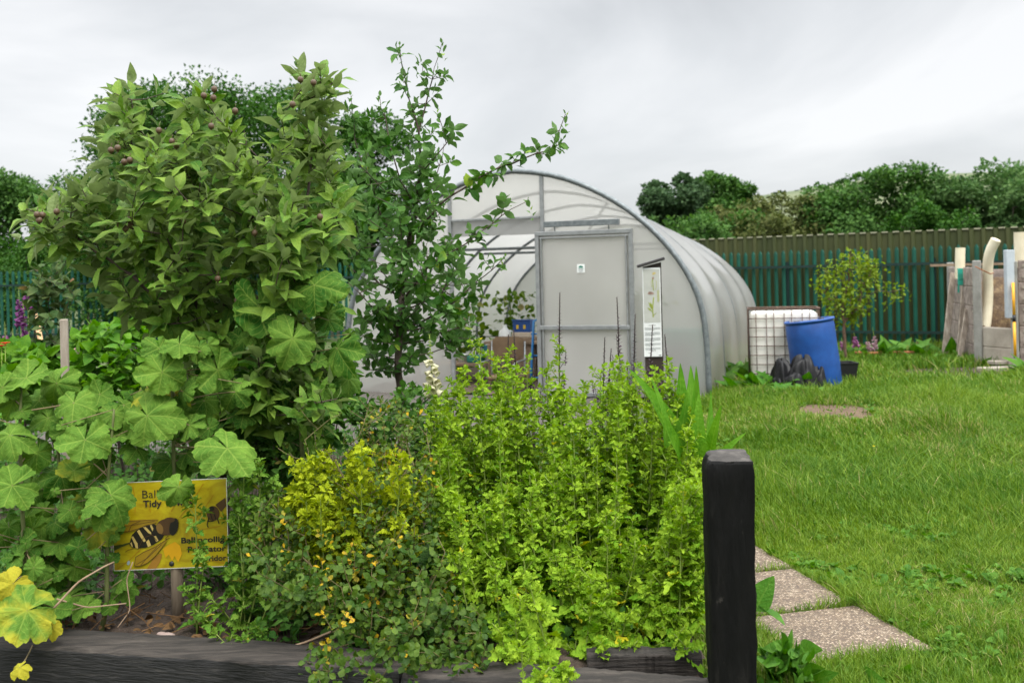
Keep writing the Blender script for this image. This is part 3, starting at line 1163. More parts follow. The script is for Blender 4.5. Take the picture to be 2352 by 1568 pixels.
far_tree('round_tree', 'large round bright green tree in the middle of the wall skyline', 'tree', 2012, 390, 140, 40, 'green', n=16000, leaf=.24, lobes=40, group=GT)
far_tree('dark_tree', 'dark tree with a bare twiggy top between two large green trees', 'tree', 2170, 404, 105, 46, 'dark', n=12000, leaf=.26, group=GT)
far_tree('flowering_tree', 'large pale-tipped tree filling the skyline at the right edge', 'tree', 2300, 374, 150, 38, 'pale', n=16000, leaf=.24, lobes=44, group=GT)
far_tree('broadleaf_tree', 'deep green tree behind the pale-tipped tree at the right edge', 'tree', 2420, 380, 120, 44, 'green', n=6000, leaf=.28, group=GT)
far_tree('bush', 'low dark green hedge bush along the wall below the round tree', 'bush', 2130, 470, 110, 36, 'deep', n=6000, leaf=.2, group=GT)
far_tree('bush', 'brown-green bush low above the wall under the hill field', 'bush', 1790, 492, 120, 36, 'brown', n=7000, leaf=.22, group=GT)
far_tree('bush', 'dark green bush low above the wall behind the polytunnel shoulder', 'bush', 1620, 480, 130, 36, 'green', n=7000, leaf=.22, group=GT)
GL = 'trees behind the apple tree'
far_tree('large_tree', 'very large dense green tree standing behind the apple tree', 'tree', 530, 192, 285, 28, 'deep', n=62000, leaf=.155, lobes=75, group=GL)
far_tree('large_tree', 'dense green tree behind the plum tree and polytunnel edge', 'tree', 815, 258, 150, 30, 'deep', n=24000, leaf=.16, lobes=36, group=GL)
far_tree('broadleaf_tree', 'leafy green tree at the left edge above the palisade', 'tree', 40, 392, 150, 33, 'green', n=15000, leaf=.18, lobes=36, group=GL)
far_tree('broadleaf_tree', 'green tree between the left edge tree and the very large tree', 'tree', 190, 408, 110, 36, 'deep', n=11000, leaf=.18, lobes=30, group=GL)
far_tree('bush', 'dark bush behind the distant palisade at the left', 'bush', 60, 545, 160, 29, 'deep', n=9000, leaf=.15, group=GL)
far_tree('bush', 'dark leafy bush behind the apple tree trunk', 'bush', 330, 540, 170, 27.5, 'deep', n=9000, leaf=.15, group=GL)
hd = 690
for cx, top, hw, lab in ((1940, 410, 15, 'small dark tree clump on the hill skyline'), (1905, 424, 14, 'low dark hedge end beside the hill tree clump'),
                         (1790, 440, 9, 'tiny lone bush on the left of the hill ridge'), (1845, 431, 20, 'low hedge line along the middle of the hill ridge')):
    far_tree('hill_bush', lab, 'bush', cx, top, hw, hd, 'dark', bz=at(cx, top, hd)[2] - hw * .55, n=500, leaf=2.2, lobes=8)
# ================= polytunnel ==================================================
TA = radians(19.4)
AX, RD = V3(sin(TA), cos(TA), 0), V3(cos(TA), -sin(TA), 0)
FR = -AX                                            # towards the camera side


def tp(px, py, off=0.0):
    """where the sight line meets the tunnel's front plane: (across, height)"""
    r = ray(px, py)
    O = V3(0, 0, CAMZ)
    t = ((TB + FR * off - O) @ FR) / (r @ FR)
    p = O + r * t
    return (p - TB) @ RD, p[2]


def tw(s, z, off=0.0):
    return TB + RD * s + FR * off + V3(0, 0, z)


arc = [(1198, 394), (1252, 398), (1320, 416), (1375, 442), (1428, 470), (1500, 527), (1557, 592), (1593, 650), (1615, 707), (1624, 808), (1628, 914)]
pr = np.array([tp(*q) for q in arc])
SC0 = tp(1176, 393)[0]
half = np.array([(s - SC0, z) for s, z in pr])
half[0, 0] = max(half[0, 0], .1)
half = np.concatenate([[(0, half[:, 1].max() + .004)], half])
half[:, 1] = np.maximum(half[:, 1], 0)
half[-1, 1] = 0
# resample smoothly
seglen = np.concatenate([[0], np.cumsum(np.linalg.norm(np.diff(half, axis=0), axis=1))])
tt = np.linspace(0, seglen[-1], 25)
hx, hz = np.interp(tt, seglen, half[:, 0]), np.interp(tt, seglen, half[:, 1])
for _ in range(3):
    hx[1:-1] = (hx[:-2] + 2 * hx[1:-1] + hx[2:]) / 4
    hz[1:-1] = (hz[:-2] + 2 * hz[1:-1] + hz[2:]) / 4
PROF = np.concatenate([np.stack([-hx[::-1], hz[::-1]], 1), np.stack([hx[1:], hz[1:]], 1)])     # left foot -> crown -> right foot
PROF[:, 0] += SC0


def prof_z(s):
    q = abs(s - SC0)
    return float(np.interp(q, hx, hz))


def film(name, col, tl, tp_=.0, rough=.22, tcol=None, stain=None):
    m, nt, b = new_mat(name)
    N, L = nt.nodes, nt.links
    tc = N.new('ShaderNodeTexCoord')
    nz = N.new('ShaderNodeTexNoise')
    nz.inputs['Scale'].default_value = 1.3
    nz.inputs['Detail'].default_value = 6
    L.new(tc.outputs['Object'], nz.inputs['Vector'])
    rp = N.new('ShaderNodeValToRGB')
    e = rp.color_ramp.elements
    e[0].position, e[0].color = .3, rgba([c * .84 for c in col])
    e[1].position, e[1].color = .7, rgba([min(1, c * 1.05) for c in col])
    L.new(nz.outputs[0], rp.inputs[0])
    base_out = rp.outputs[0]
    if stain is not None:               # mud splash and algae on the skirt of the sheet
        sz = N.new('ShaderNodeSeparateXYZ'); L.new(tc.outputs['Object'], sz.inputs[0])
        ns = N.new('ShaderNodeTexNoise'); ns.inputs['Scale'].default_value = 2.2; ns.inputs['Detail'].default_value = 8
        L.new(tc.outputs['Object'], ns.inputs['Vector'])
        a1 = N.new('ShaderNodeMath'); a1.operation = 'MULTIPLY_ADD'; a1.inputs[1].default_value = 1.3
        L.new(ns.outputs[0], a1.inputs[0]); a1.inputs[2].default_value = .55
        a2 = N.new('ShaderNodeMath'); a2.operation = 'SUBTRACT'
        L.new(a1.outputs[0], a2.inputs[0]); L.new(sz.outputs[2], a2.inputs[1])
        a3 = N.new('ShaderNodeMapRange'); a3.inputs['From Max'].default_value = .9; a3.inputs['To Max'].default_value = .7
        L.new(a2.outputs[0], a3.inputs['Value'])
        mt = N.new('ShaderNodeMix'); mt.data_type = 'RGBA'
        L.new(a3.outputs[0], mt.inputs[0]); L.new(base_out, mt.inputs[6]); mt.inputs[7].default_value = rgba(stain)
        base_out = mt.outputs[2]
    L.new(base_out, b.inputs['Base Color'])
    b.inputs['Roughness'].default_value = rough
    b.inputs['Specular IOR Level'].default_value = .8
    t = N.new('ShaderNodeBsdfTranslucent')
    if tcol is None:
        L.new(rp.outputs[0], t.inputs[0])
    else:
        t.inputs[0].default_value = rgba(tcol)
    m1 = N.new('ShaderNodeMixShader'); m1.inputs[0].default_value = tl
    L.new(b.outputs[0], m1.inputs[1]); L.new(t.outputs[0], m1.inputs[2])
    tr = N.new('ShaderNodeBsdfTransparent')
    tr.inputs[0].default_value = rgba([.93, .94, .93])
    m2 = N.new('ShaderNodeMixShader'); m2.inputs[0].default_value = tp_
    L.new(m1.outputs[0], m2.inputs[1]); L.new(tr.outputs[0], m2.inputs[2])
    L.new(m2.outputs[0], N['Material Output'].inputs['Surface'])
    bp = N.new('ShaderNodeBump'); bp.inputs['Strength'].default_value = .12; bp.inputs['Distance'].default_value = .03
    L.new(nz.outputs[0], bp.inputs['Height']); L.new(bp.outputs[0], b.inputs['Normal'])
    return m


M_film = film('polythene sheet', (.60, .60, .585), .50, .12, .09, (.50, .495, .475), (.42, .36, .27))
M_wall = film('end wall sheet', (.47, .468, .455), .52, .32, .10, (.90, .88, .83))
M_door = film('door sheet', (.50, .497, .48), .48, .28, .12, (.92, .905, .86))
M_alu = pm('dull aluminium', [(.3, (.22, .23, .23)), (.7, (.33, .34, .34))], 12, .45, metal=.6)
M_galv = pm('galvanised steel', [(.3, (.10, .115, .12)), (.6, (.17, .19, .195)), (.75, (.25, .26, .26))], 20, .5, metal=.4)

tun = thing('polytunnel', TB + RD * SC0, 'long translucent polythene tunnel with hooped roof and a pale sliding door', 'polytunnel')
TL, NB = 6.6, 4


def drop(o):
    '''the hoops behind the tall front frame stand lower'''
    return 1 - .15 * (max(0., o) / TL) ** .9


fl = MB()
nu = 49
rows = []
for i in range(nu):
    t = i / (nu - 1) * NB
    fr = t % 1
    k = 1 - .018 * (sin(pi * fr) ** 1.2 if fr > 1e-6 else 0)
    dz_ = drop(TL * i / (nu - 1))
    off = TL * i / (nu - 1)
    for j, (s, z) in enumerate(PROF):
        q = (s - SC0) * k
        zz = z * (k if z > .6 else 1 - (1 - k) * z / .6)
        rows.append(tw(SC0 + q, zz * dz_, -off) + RD * .006 * sin(t * 9 + j * .6))
m = len(PROF)
i, j = np.meshgrid(np.arange(nu - 1), np.arange(m - 1), indexing='ij')
q = (i * m + j).ravel()
fl.add(rows, np.stack([q, q + m, q + m + 1, q + 1], -1))
fl.build('cover', M_film, tun)
for k in range(NB + 1):
    hp = MB()
    c = PROF.copy()
    c[:, 0] = SC0 + (c[:, 0] - SC0) * (.992 if k else 1.004)
    c[:, 1] *= (.992 if k else 1.003)
    off = -(TL / NB) * k + (.012 if k == 0 else 0)
    hp.tube([tw(s, z * drop(-off), off) for s, z in c], .024 if k else .038, 8)
    hp.build('hoop', M_galv, tun)
pL, pR = tp(1036, 600)[0], tp(1248, 600)[0]
zh, zb = tp(1140, 503)[1], tp(1140, 541)[1]


def wallpiece(name, s0, s1, z0, z1, off, mat):
    mb = MB()
    ss = np.linspace(s0, s1, max(2, int(abs(s1 - s0) / .12) + 2))
    v = []
    for s in ss:
        zt = prof_z(s) if z1 is None else z1
        zt = max(zt, z0 + .001)
        for k in range(7):
            z = z0 + (zt - z0) * k / 6
            v.append(tw(s, z, off + .004 * sin(s * 3 + z * 2)))
    f = [(a * 7 + k, (a + 1) * 7 + k, (a + 1) * 7 + k + 1, a * 7 + k + 1) for a in range(len(ss) - 1) for k in range(6)]
    mb.add(v, f)
    return mb.build(name, mat, tun)


sl, sr_ = PROF[0, 0] + .01, PROF[-1, 0] - .01
wallpiece('end_wall', sl, pL, 0, None, 0, M_wall)
wallpiece('end_wall', pL, pR, zh, None, 0, M_wall)
wallpiece('end_wall', pR, sr_, 0, None, 0, M_wall)
wallpiece('header_sheet', pL, pR, zb, zh, -.01, film('header board', (.36, .36, .35), .5, .05, .3))


def bar(name, s0, z0, s1, z1, w, dp, off, mat, parent=None):
    mb = MB()
    a, b = tw(s0, z0, off), tw(s1, z1, off)
    d = b - a
    L_ = np.linalg.norm(d)
    d = d / L_
    up = unit(np.cross(d, FR))
    R = np.stack([d, FR, up], 1)
    mb.box((a + b) / 2, (L_, dp, w), R, bev=.004)
    return mb.build(name, mat, parent or tun)


bar('frame_post', pL, 0, pL, prof_z(pL) - .02, .05, .05, .0, M_alu)
bar('frame_post', pR, 0, pR, prof_z(pR) - .02, .05, .05, .0, M_alu)
bar('cross_rail', pL + .03, zh, pR - .03, zh, .032, .03, .02, M_alu)
r0, r1 = tp(1249, 516, .1), tp(1422, 509, .1)
bar('door_track', r0[0], r0[1], r1[0], r0[1], .075, .06, .09, M_galv)
# door
d0, d1 = tp(1229, 538, .1)[0], tp(1453, 538, .1)[0]
dz1 = (tp(1340, 529, .1)[1])
fw = .055
dpn = MB()
v = [tw(a, z, .10) for z in (.06, dz1 - .02) for a in (d0 + .02, d1 - .02)]
dpn.add(v, [(0, 1, 3, 2)], smooth=False)
v = [tw(a, z, .085) for z in (.06, dz1 - .02) for a in (d0 + .02, d1 - .02)]
dpn.add(v, [(0, 1, 3, 2)], smooth=False)
door = dpn.build('door', M_door, tun)
fm_ = MB()


def dbar(mb, s0, z0, s1, z1, w, dp, off):
    a, b = tw(s0, z0, off), tw(s1, z1, off)
    d = b - a
    L_ = np.linalg.norm(d)
    d = d / L_
    mb.box((a + b) / 2, (L_, dp, w), np.stack([d, FR, unit(np.cross(d, FR))], 1), bev=.004)


dbar(fm_, d0 + fw / 2, .04, d0 + fw / 2, dz1 - fw, fw, .06, .1)
dbar(fm_, d1 - fw / 2, .04, d1 - fw / 2, dz1 - fw, fw, .06, .1)
dbar(fm_, d0, dz1 - fw / 2, d1, dz1 - fw / 2, fw, .064, .1)
dbar(fm_, d0, .04, d1, .04, fw, .064, .1)
fm_.build('frame', M_alu, door)
ib = MB()
dbar(ib, d0 + fw + .03, .1, d0 + fw + .03, dz1 - fw - .03, .02, .035, .115)
dbar(ib, d1 - fw - .03, .1, d1 - fw - .03, dz1 - fw - .03, .02, .035, .115)
dbar(ib, d0 + fw, dz1 - fw - .03, d1 - fw, dz1 - fw - .03, .02, .035, .115)
ib.build('inner_bead', M_alu, door)
zr = tp(1340, 752, .1)[1]
rl = MB()
dbar(rl, d0 + .04, zr, d1 - fw, zr, .055, .03, .125)
for px in (1253, 1297, 1392):
    s = tp(px, 756, .12)[0]
    rl.box(tw(s, zr - .005, .142), (.018, .012, .018))
rl.build('mid_rail', M_alu, door)
M_white = flat('white label', (.72, .74, .72), .5)
M_lgreen = flat('label green', (.02, .17, .12), .5)
M_ink = flat('black ink', (.012, .012, .012), .6)
M_grey = flat('grey print', (.33, .34, .34), .6)
st0, st1 = tp(1324, 607, .13), tp(1342, 626, .13)
sk = MB()
sk.box(tw((st0[0] + st1[0]) / 2, (st0[1] + st1[1]) / 2, .106), (st1[0] - st0[0], .004, st0[1] - st1[1]), rotz(-TA))
sc_, zc_ = (st0[0] + st1[0]) / 2, st1[1] + (st0[1] - st1[1]) * .58
hw_ = (st1[0] - st0[0]) / 2
v = [tw(sc_ + hw_ * .62 * cos(a), zc_ + hw_ * .55 * sin(a), .1095) for a in np.linspace(0, pi, 12)]
sk.add(v, [tuple(range(12))], mat=1, smooth=False)
for k, w in enumerate((.75, .6, .7, .5)):
    z = zc_ - hw_ * (.22 + .26 * k)
    sk.add([tw(sc_ + x * hw_ * w, z + y, .1095) for x, y in ((-1, -.003), (1, -.003), (1, .003), (-1, .003))], [(0, 1, 2, 3)], mat=2 if k else 1, smooth=False)
sk.build('sticker', [M_white, M_lgreen, M_grey], door)
for px in (1274, 1398):
    s = tp(px, 520, .1)[0]
    h = MB()
    h.tube([tw(s, dz1 - .01, .1), tw(s, r0[1], .1)], .008, 6)
    h.build('hanger', M_galv, door)
# far end wall and inside bars
bk = MB()
ss = np.linspace(sl, sr_, 30)
v = []
for s in ss:
    for k in range(5):
        v.append(tw(s, prof_z(s) * k / 4 * drop(TL), -TL + .01))
bk.add(v, [(a * 5 + k, (a + 1) * 5 + k, (a + 1) * 5 + k + 1, a * 5 + k + 1) for a in range(29) for k in range(4)])
bk.build('back_wall', M_wall, tun)
for z, off, a, b in ((tp(1150, 567)[1], -1.0, SC0 - 1.75, SC0 + 1.75), (tp(1150, 567)[1] - .02, -TL / NB * 2, SC0 - 1.7, SC0 + 1.7)):
    c = MB()
    c.tube([tw(a, z, off), tw(b, z, off)], .02, 8)
    c.build('crop_bar', M_galv, tun)
c = MB()
c.tube([tw(SC0 + .9, prof_z(SC0 + .9) * drop(TL / NB) - .03, -TL / NB), tw(SC0 + .62, tp(1150, 567)[1] + .02, -1.0)], .02, 8)
c.build('crop_bar', M_galv, tun)
structure(patch('tunnel_floor', pm('tunnel earth', [(.3, (.055, .04, .028)), (.7, (.13, .095, .065))], 5, .95, .5),
                [tuple(tw(s, 0, -o)[:2]) for s, o in ((sl, .02), (sr_, .02), (sr_, TL - .03), (sl, TL - .03))], .01, 30, .008))

# things in the tunnel -----------------------------------------------------------
M_blue = pm('blue plastic', [(.3, (.003, .042, .19)), (.62, (.006, .065, .265)), (.74, (.012, .082, .29)), (.84, (.05, .12, .30))], 5, .45, spec=.5)
M_brown = flat('tan canvas', (.16, .105, .06), .85)
M_tube = flat('grey steel tube', (.32, .34, .35), .4, .6)
M_wood = pm('bench boards', [(.3, (.16, .11, .07)), (.7, (.30, .22, .15))], 5, .85, .3, stretch=(1, 6, 6))
M_black = flat('black plastic', (.012, .012, .013), .5)
M_yel = flat('yellow plastic', (.62, .42, .02), .45)


def inside(px, py, dback):
    r = ray(px, py)
    O = V3(0, 0, CAMZ)
    t = ((TB - FR * (-dback) - O) @ FR) / (r @ FR) if False else ((TB + AX * dback - O) @ AX) / (r @ AX)
    return O + r * t


RT = rotz(-TA)
# potting bench
pb = inside(1085, 832, 1.5)
bench = thing('potting_bench', (pb[0], pb[1], 0), 'wooden potting bench covered with pots just inside the doorway', 'bench')
mb = MB(); mb.box((pb[0] - .25, pb[1], pb[2]), (1.15, .6, .04), RT, bev=.004); mb.build('top', M_wood, bench)
for dx, dy in ((-.52, -.26), (.52, -.26), (-.52, .26), (.52, .26)):
    q = RT @ V3(dx, dy, 0)
    mb = MB(); mb.box((pb[0] - .25 + q[0], pb[1] + q[1], pb[2] / 2), (.05, .05, pb[2] - .04), RT); mb.build('leg', M_wood, bench)
# stacked trays, sacks and pots on it
for k, (px, w, h, mat_, nm, lab) in enumerate(((1062, .16, .12, M_white, 'plant_pot', 'pale plant pot at the left end of the potting bench'),
                                               (1095, .22, .10, M_lgreen, 'seed_tray', 'dark green seed tray in the middle of the potting bench'),
                                               (1122, .12, .16, M_white, 'plant_pot', 'cream plant pot at the right end of the potting bench'))):
    q = inside(px, 820, 1.35)
    mb = MB()
    if 'tray' in nm:
        mb.box((q[0], q[1], pb[2] + .021 + h / 2), (w, .3, h), RT, bev=.015)
    else:
        mb.lathe([(0, 0), (w * .36, 0), (w * .5, h * .85), (w * .54, h * .86), (w * .54, h), (w * .48, h), (w * .3, .03), (0, .03)], 16, o=(q[0], q[1], pb[2] + .021))
    tag(mb.build(nm, mat_), lab, nm.replace('_', ' '))
# wire rack with a teal tin
q = inside(1128, 795, 1.7)
rk = thing('wire_rack', (q[0], q[1], pb[2] + .02), 'dark wire rack with a teal panel on the potting bench', 'rack')
mb = MB()
for sx in (-.16, .16):
    for z in (0, .3):
        mb.tube([V3(q[0] + sx, q[1], pb[2] + .02), V3(q[0] + sx, q[1], pb[2] + .36)], .008, 5)
for z in (.02, .2, .36):
    mb.tube([V3(q[0] - .17, q[1], pb[2] + .02 + z), V3(q[0] + .17, q[1], pb[2] + .02 + z)], .008, 5)
mb.build('frame', M_black, rk)
mb = MB(); mb.box((q[0] - .05, q[1], pb[2] + .15), (.18, .05, .2), RT, bev=.004); mb.build('panel', flat('teal tin', (.02, .16, .19), .5), rk)
# chair
q = inside(1165, 800, .75)
ch = thing('garden_chair', (q[0], q[1], 0), 'tan canvas chair with tubular grey frame in the tunnel doorway', 'chair')
mb = MB()
bw, bh = .235, .17
prof2 = [(-bw, -bh), (bw, -bh), (bw, bh), (-bw, bh)]
n1 = 8
v, f = [], []
for sgn in (-.02, .02):
    for a in range(n1 + 1):
        for b in range(n1 + 1):
            x, z = -bw + 2 * bw * a / n1, -bh + 2 * bh * b / n1
            rr = 1 - .08 * (abs(x / bw) ** 6) * (abs(z / bh) ** 6) * 2
            v.append(RT @ V3(x * rr, sgn * (1 - .6 * max(abs(x) / bw, abs(z) / bh) ** 4) + .03 * (x / bw) ** 2, z * rr) + q)
for g_ in range(2):
    o_ = g_ * (n1 + 1) ** 2
    f += [(o_ + a * (n1 + 1) + b, o_ + (a + 1) * (n1 + 1) + b, o_ + (a + 1) * (n1 + 1) + b + 1, o_ + a * (n1 + 1) + b + 1) for a in range(n1) for b in range(n1)]
mb.add(v, f)
mb.build('backrest', M_brown, ch)
mb = MB(); mb.box((q[0], q[1] - .22, q[2] - .38), (.46, .44, .06), RT, bev=.02); mb.build('seat', M_brown, ch)
mb = MB()
for sx in (-.25, .25):
    e = lambda x, y, z: RT @ V3(x, y, 0) + V3(q[0], q[1], z)
    mb.tube([e(sx, .05, q[2] + .1), e(sx, .02, q[2] - .35), e(sx, .1, .0)], .013, 6)
    mb.tube([e(sx, .03, q[2] - .16), e(sx, -.40, q[2] - .17), e(sx, -.46, q[2] - .2), e(sx, -.44, 0)], .013, 6)
mb.tube([e(-.25, -.2, q[2] - .4), e(.25, -.2, q[2] - .4)], .012, 6)
mb.build('frame', M_tube, ch)
# white jug
q = inside(1160, 768, 1.4)
jug = thing('plastic_jug', (q[0], q[1], q[2] - .1), 'white plastic jug standing above the tan chair back', 'jug')
mb = MB()
mb.lathe([(0, 0), (.09, 0), (.10, .05), (.09, .14), (.04, .19), (.03, .22), (.033, .24), (0, .24)], 14, o=(q[0], q[1], q[2] - .10))
mb.build('body', M_white, jug)
mb = MB(); mb.tube([V3(q[0] + .07, q[1], q[2] + .06), V3(q[0] + .12, q[1], q[2] + .04), V3(q[0] + .12, q[1], q[2] - .04), V3(q[0] + .08, q[1], q[2] - .06)], .012, 6); mb.build('handle', M_white, jug)
sh = thing('storage_shelf', (q[0], q[1], 0), 'wooden shelf standing behind the chair inside the tunnel', 'shelf')
mb = MB(); mb.box((q[0] + .2, q[1] + .05, q[2] - .12), (.95, .4, .035), RT); mb.build('board', M_wood, sh)
for dx in (-.4, .4):
    mb = MB(); mb.box((q[0] + .2 + dx, q[1] + .05, (q[2] - .14) / 2), (.04, .3, q[2] - .14), RT); mb.build('leg', M_wood, sh)
# blue crate
q = inside(1203, 748, 1.5)
cb = thing('plastic_crate', (q[0], q[1], q[2] - .09), 'bright blue plastic crate with yellow spots beside the sliding door', 'crate')
mb = MB()
w, dp, h, th = .26, .22, .18, .012
for c, s_ in (((0, -dp / 2, 0), (w, th, h)), ((0, dp / 2, 0), (w, th, h)), ((-w / 2, 0, 0), (th, dp, h)), ((w / 2, 0, 0), (th, dp, h)), ((0, 0, -h / 2), (w, dp, th)), ((0, -dp / 2 - .008, h / 2), (w + .03, .02, .02))):
    mb.box(RT @ np.array(c, float) + q, s_, RT, bev=.003)
mb.build('body', M_blue, cb)
for dx in (-.06, .05):
    mb = MB()
    mb.box(RT @ V3(dx, -dp / 2 - .008, -.01) + q, (.035, .006, .06), RT)
    mb.build('spot_panel', M_yel, cb)
mb = MB(); mb.box((q[0], q[1], q[2] - .13), (.3, .25, .08), RT, bev=.01); tag(mb.build('cardboard_box', flat('pale card', (.5, .42, .33), .9)), 'pale cardboard box under the blue plastic crate', 'box')
pd = MB(); pd.box((q[0], q[1] + .02, (q[2] - .17) / 2), (.34, .3, q[2] - .17), RT, bev=.01); tag(pd.build('wooden_cupboard', M_wood), 'plain wooden cupboard carrying the box and blue crate', 'cupboard')
# blue sack truck
q0, q1 = inside(1226, 738, .35), inside(1222, 850, .35)
st = thing('sack_truck', (q1[0], q1[1], 0), 'blue tubular sack truck leaning behind the sliding door edge', 'sack truck')
mb = MB()
for dx in (0, .26):
    mb.tube([q0 + RT @ V3(dx + .03, .05, .02), q0 + RT @ V3(dx, 0, 0), q1 + RT @ V3(dx, -.03, 0), V3(q1[0], q1[1], .1) + RT @ V3(dx, -.05, 0)], .018, 8)
for z in (.2, .5, .8):
    mb.tube([V3(q1[0], q1[1], z), V3(q1[0], q1[1], z) + RT @ V3(.26, 0, 0)], .014, 6)
mb.build('frame', flat('blue paint', (.01, .12, .30), .45), st)
for dx in (-.03, .29):
    mb = MB(); mb.lathe([(0, -.02), (.1, -.02), (.12, 0), (.1, .02), (0, .02)], 16, roty(pi / 2), V3(q1[0], q1[1], .12) + RT @ V3(dx, 0, 0)); mb.build('wheel', M_black, st)

# planting and tubs inside, dimly seen through the end wall
def tub_inside(s, dep, w, h, mat, name, lab, cat):
    p = tw(s, 0, -dep)
    mb = MB()
    mb.box(p + V3(0, 0, h / 2 + .012), (w, .5, h), RT, bev=.03)
    return tag(mb.build(name, mat), lab, cat)


tub_inside(-.62, .55, .55, .62, flat('dark bin', (.03, .032, .034), .6), 'storage_bin', 'dark grey bin dimly seen through the end wall right of the information post', 'bin')
tub_inside(-.50, 1.15, .6, .80, flat('teal tub', (.02, .16, .13), .5), 'storage_tub', 'teal tub dimly seen through the end wall behind the dark bin', 'tub')
tub_inside(-1.9, 2.4, 1.6, .5, M_wood, 'raised_bed', 'timber raised bed dimly seen behind the sliding door', 'raised bed')
for s_, dep, lab in ((-1.7, 2.3, 'leafy tomato plant growing behind the sliding door in the tunnel'), (-1.35, 2.8, 'leafy tomato plant dimly seen near the right side of the tunnel'), (-3.9, 3.6, 'leafy tomato plant at the left inside the tunnel'), (-4.2, 2.0, 'low leafy plant inside the left end wall of the tunnel')):
    p = tw(s_, 0, -dep)
    m = 260
    q = p + np.stack([np.clip(rng.normal(0, .22, m), -.4, .4), np.clip(rng.normal(0, .22, m), -.4, .4), rng.uniform(.5 if 'door' in lab else .15, 1.3, m)], 1)
    mb = MB()
    mb.tube([p + V3(0, 0, .02), p + V3(.02, 0, .7), p + V3(0, .02, 1.3)], .012, 6)
    mb.inst(T_ROUND, q, rng.normal(0, 1, (m, 3)), rng.normal(0, .5, (m, 3)) + V3(0, 0, 1), rng.uniform(.08, .16, m), rng.uniform(0, 1, m))
    tag(mb.build('tomato_plant', M_grass, None, p), lab, 'plant', 'plants inside the tunnel')

# ================= information post ============================================
ip = at(1500, 820, 9.2)
M_ipost = flat('dark brown recycled plastic', (.028, .018, .013), .6)
ib0, ib1 = at(1478, 617, 9.2), at(1519, 617, 9.2)
izt, izb = at(1497, 615, 9.2)[2], at(1500, 819, 9.2)[2]
iw = np.linalg.norm(ib1 - ib0)
ir = rotz(-radians(4))
icx, icy = at(1499, 720, 9.2)[0], 9.2
info = thing('information_post', (icx, icy + .06, 0), 'dark brown post with sloping cap and tall plant illustration board', 'information post')
mb = MB()
a, b = iw / 2 + .012, .055
pts = [(-a + .02, izt - .0), (a, izt + .05)]
v = [ir @ V3(x, y, 0) + V3(icx, icy + .065, z) for y in (-b, b) for x, z in ((-a + .025, -.05), (a, -.05), (a, izt + .05), (-a + .025, izt + .01))]
mb.add(v, [(0, 1, 2, 3), (7, 6, 5, 4), (0, 4, 5, 1), (1, 5, 6, 2), (2, 6, 7, 3), (3, 7, 4, 0)], smooth=False)
mb.build('post', M_ipost, info)
mb = MB()
cl, crr = V3(-a - .03, 0, izt + .015), V3(a + .03, 0, izt + .085)
d = unit(crr - cl)
mb.box(ir @ ((cl + crr) / 2) + V3(icx, icy + .05, 0), (np.linalg.norm(crr - cl), .17, .028), ir @ roty(-math.atan2(d[2], d[0])), bev=.005)
mb.build('cap', flat('dark grey cap', (.03, .027, .026), .5), info)
M_panel = flat('white panel', (.66, .67, .66), .4)
mb = MB()
mb.box((icx - .004, icy, (izt + izb) / 2), (iw, .012, izt - izb), ir, bev=.002)
pan = mb.build('board', M_panel, info)


def ipt(a, b, off=.008):
    """a point of the board: a across 0..1, b down 0..1"""
    return ir @ V3((a - .5) * iw, -off, 0) + V3(icx - .004, icy, izt - (izt - izb) * b)


def decal(mb, pts, mapf, mat=0, off=.008):
    mb.add([mapf(x, y, off) for x, y in pts], [tuple(range(len(pts)))], mat=mat, smooth=False)


def stroke(mb, pts, w, mapf, mat=0, off=.008, asp=1.):
    P = np.array(pts, float)
    for (x0, y0), (x1, y1) in zip(P[:-1], P[1:]):
        d = np.array([(x1 - x0) * asp, y1 - y0])
        n_ = np.array([-d[1], d[0]]) / (np.linalg.norm(d) + 1e-9) * w / 2
        decal(mb, [(x0 - n_[0] / asp, y0 - n_[1]), (x1 - n_[0] / asp, y1 - n_[1]), (x1 + n_[0] / asp, y1 + n_[1]), (x0 + n_[0] / asp, y0 + n_[1])], mapf, mat, off)


A_ = iw / (izt - izb)
mb = MB()
decal(mb, [(.05, .015), (.95, .015), (.95, .615), (.05, .615)], ipt, 0, .0075)
mb.build('picture_ground', flat('grey print ground', (.40, .405, .37), .5), pan)
M_pg, M_pg2, M_pfl, M_pfl2 = flat('print leaf', (.25, .30, .05), .5), flat('print pale leaf', (.36, .38, .16), .5), flat('print flower', (.30, .20, .16), .5), flat('print seed', (.50, .40, .14), .5)
mb = MB()
o3 = .0095
stroke(mb, [(.55, .555), (.53, .47), (.56, .40), (.60, .33)], .012, ipt, 0, o3, A_)
stroke(mb, [(.60, .255), (.58, .18), (.56, .12)], .008, ipt, 0, o3, A_)
stroke(mb, [(.68, .25), (.76, .22), (.78, .17), (.75, .14)], .005, ipt, 1, o3, A_)
stroke(mb, [(.52, .22), (.48, .18), (.50, .14)], .005, ipt, 1, o3, A_)
for x, y, dx, dy, w in ((.52, .50, -.30, -.06, .05), (.52, .48, -.22, -.10, .05), (.52, .47, -.12, -.09, .05), (.54, .545, .22, -.045, .04)):
    decal(mb, [(x, y), (x + dx * .5 - w, y + dy * .5), (x + dx, y + dy), (x + dx * .5 + w, y + dy * .6)], ipt, 0, o3)
for k in range(6):
    y = .39 - .022 * k
    decal(mb, [(.86, y), (.78, y - .02), (.84, y - .03)], ipt, 1, o3)
    decal(mb, [(.86, y), (.94, y - .03), (.88, y - .03)], ipt, 1, o3)
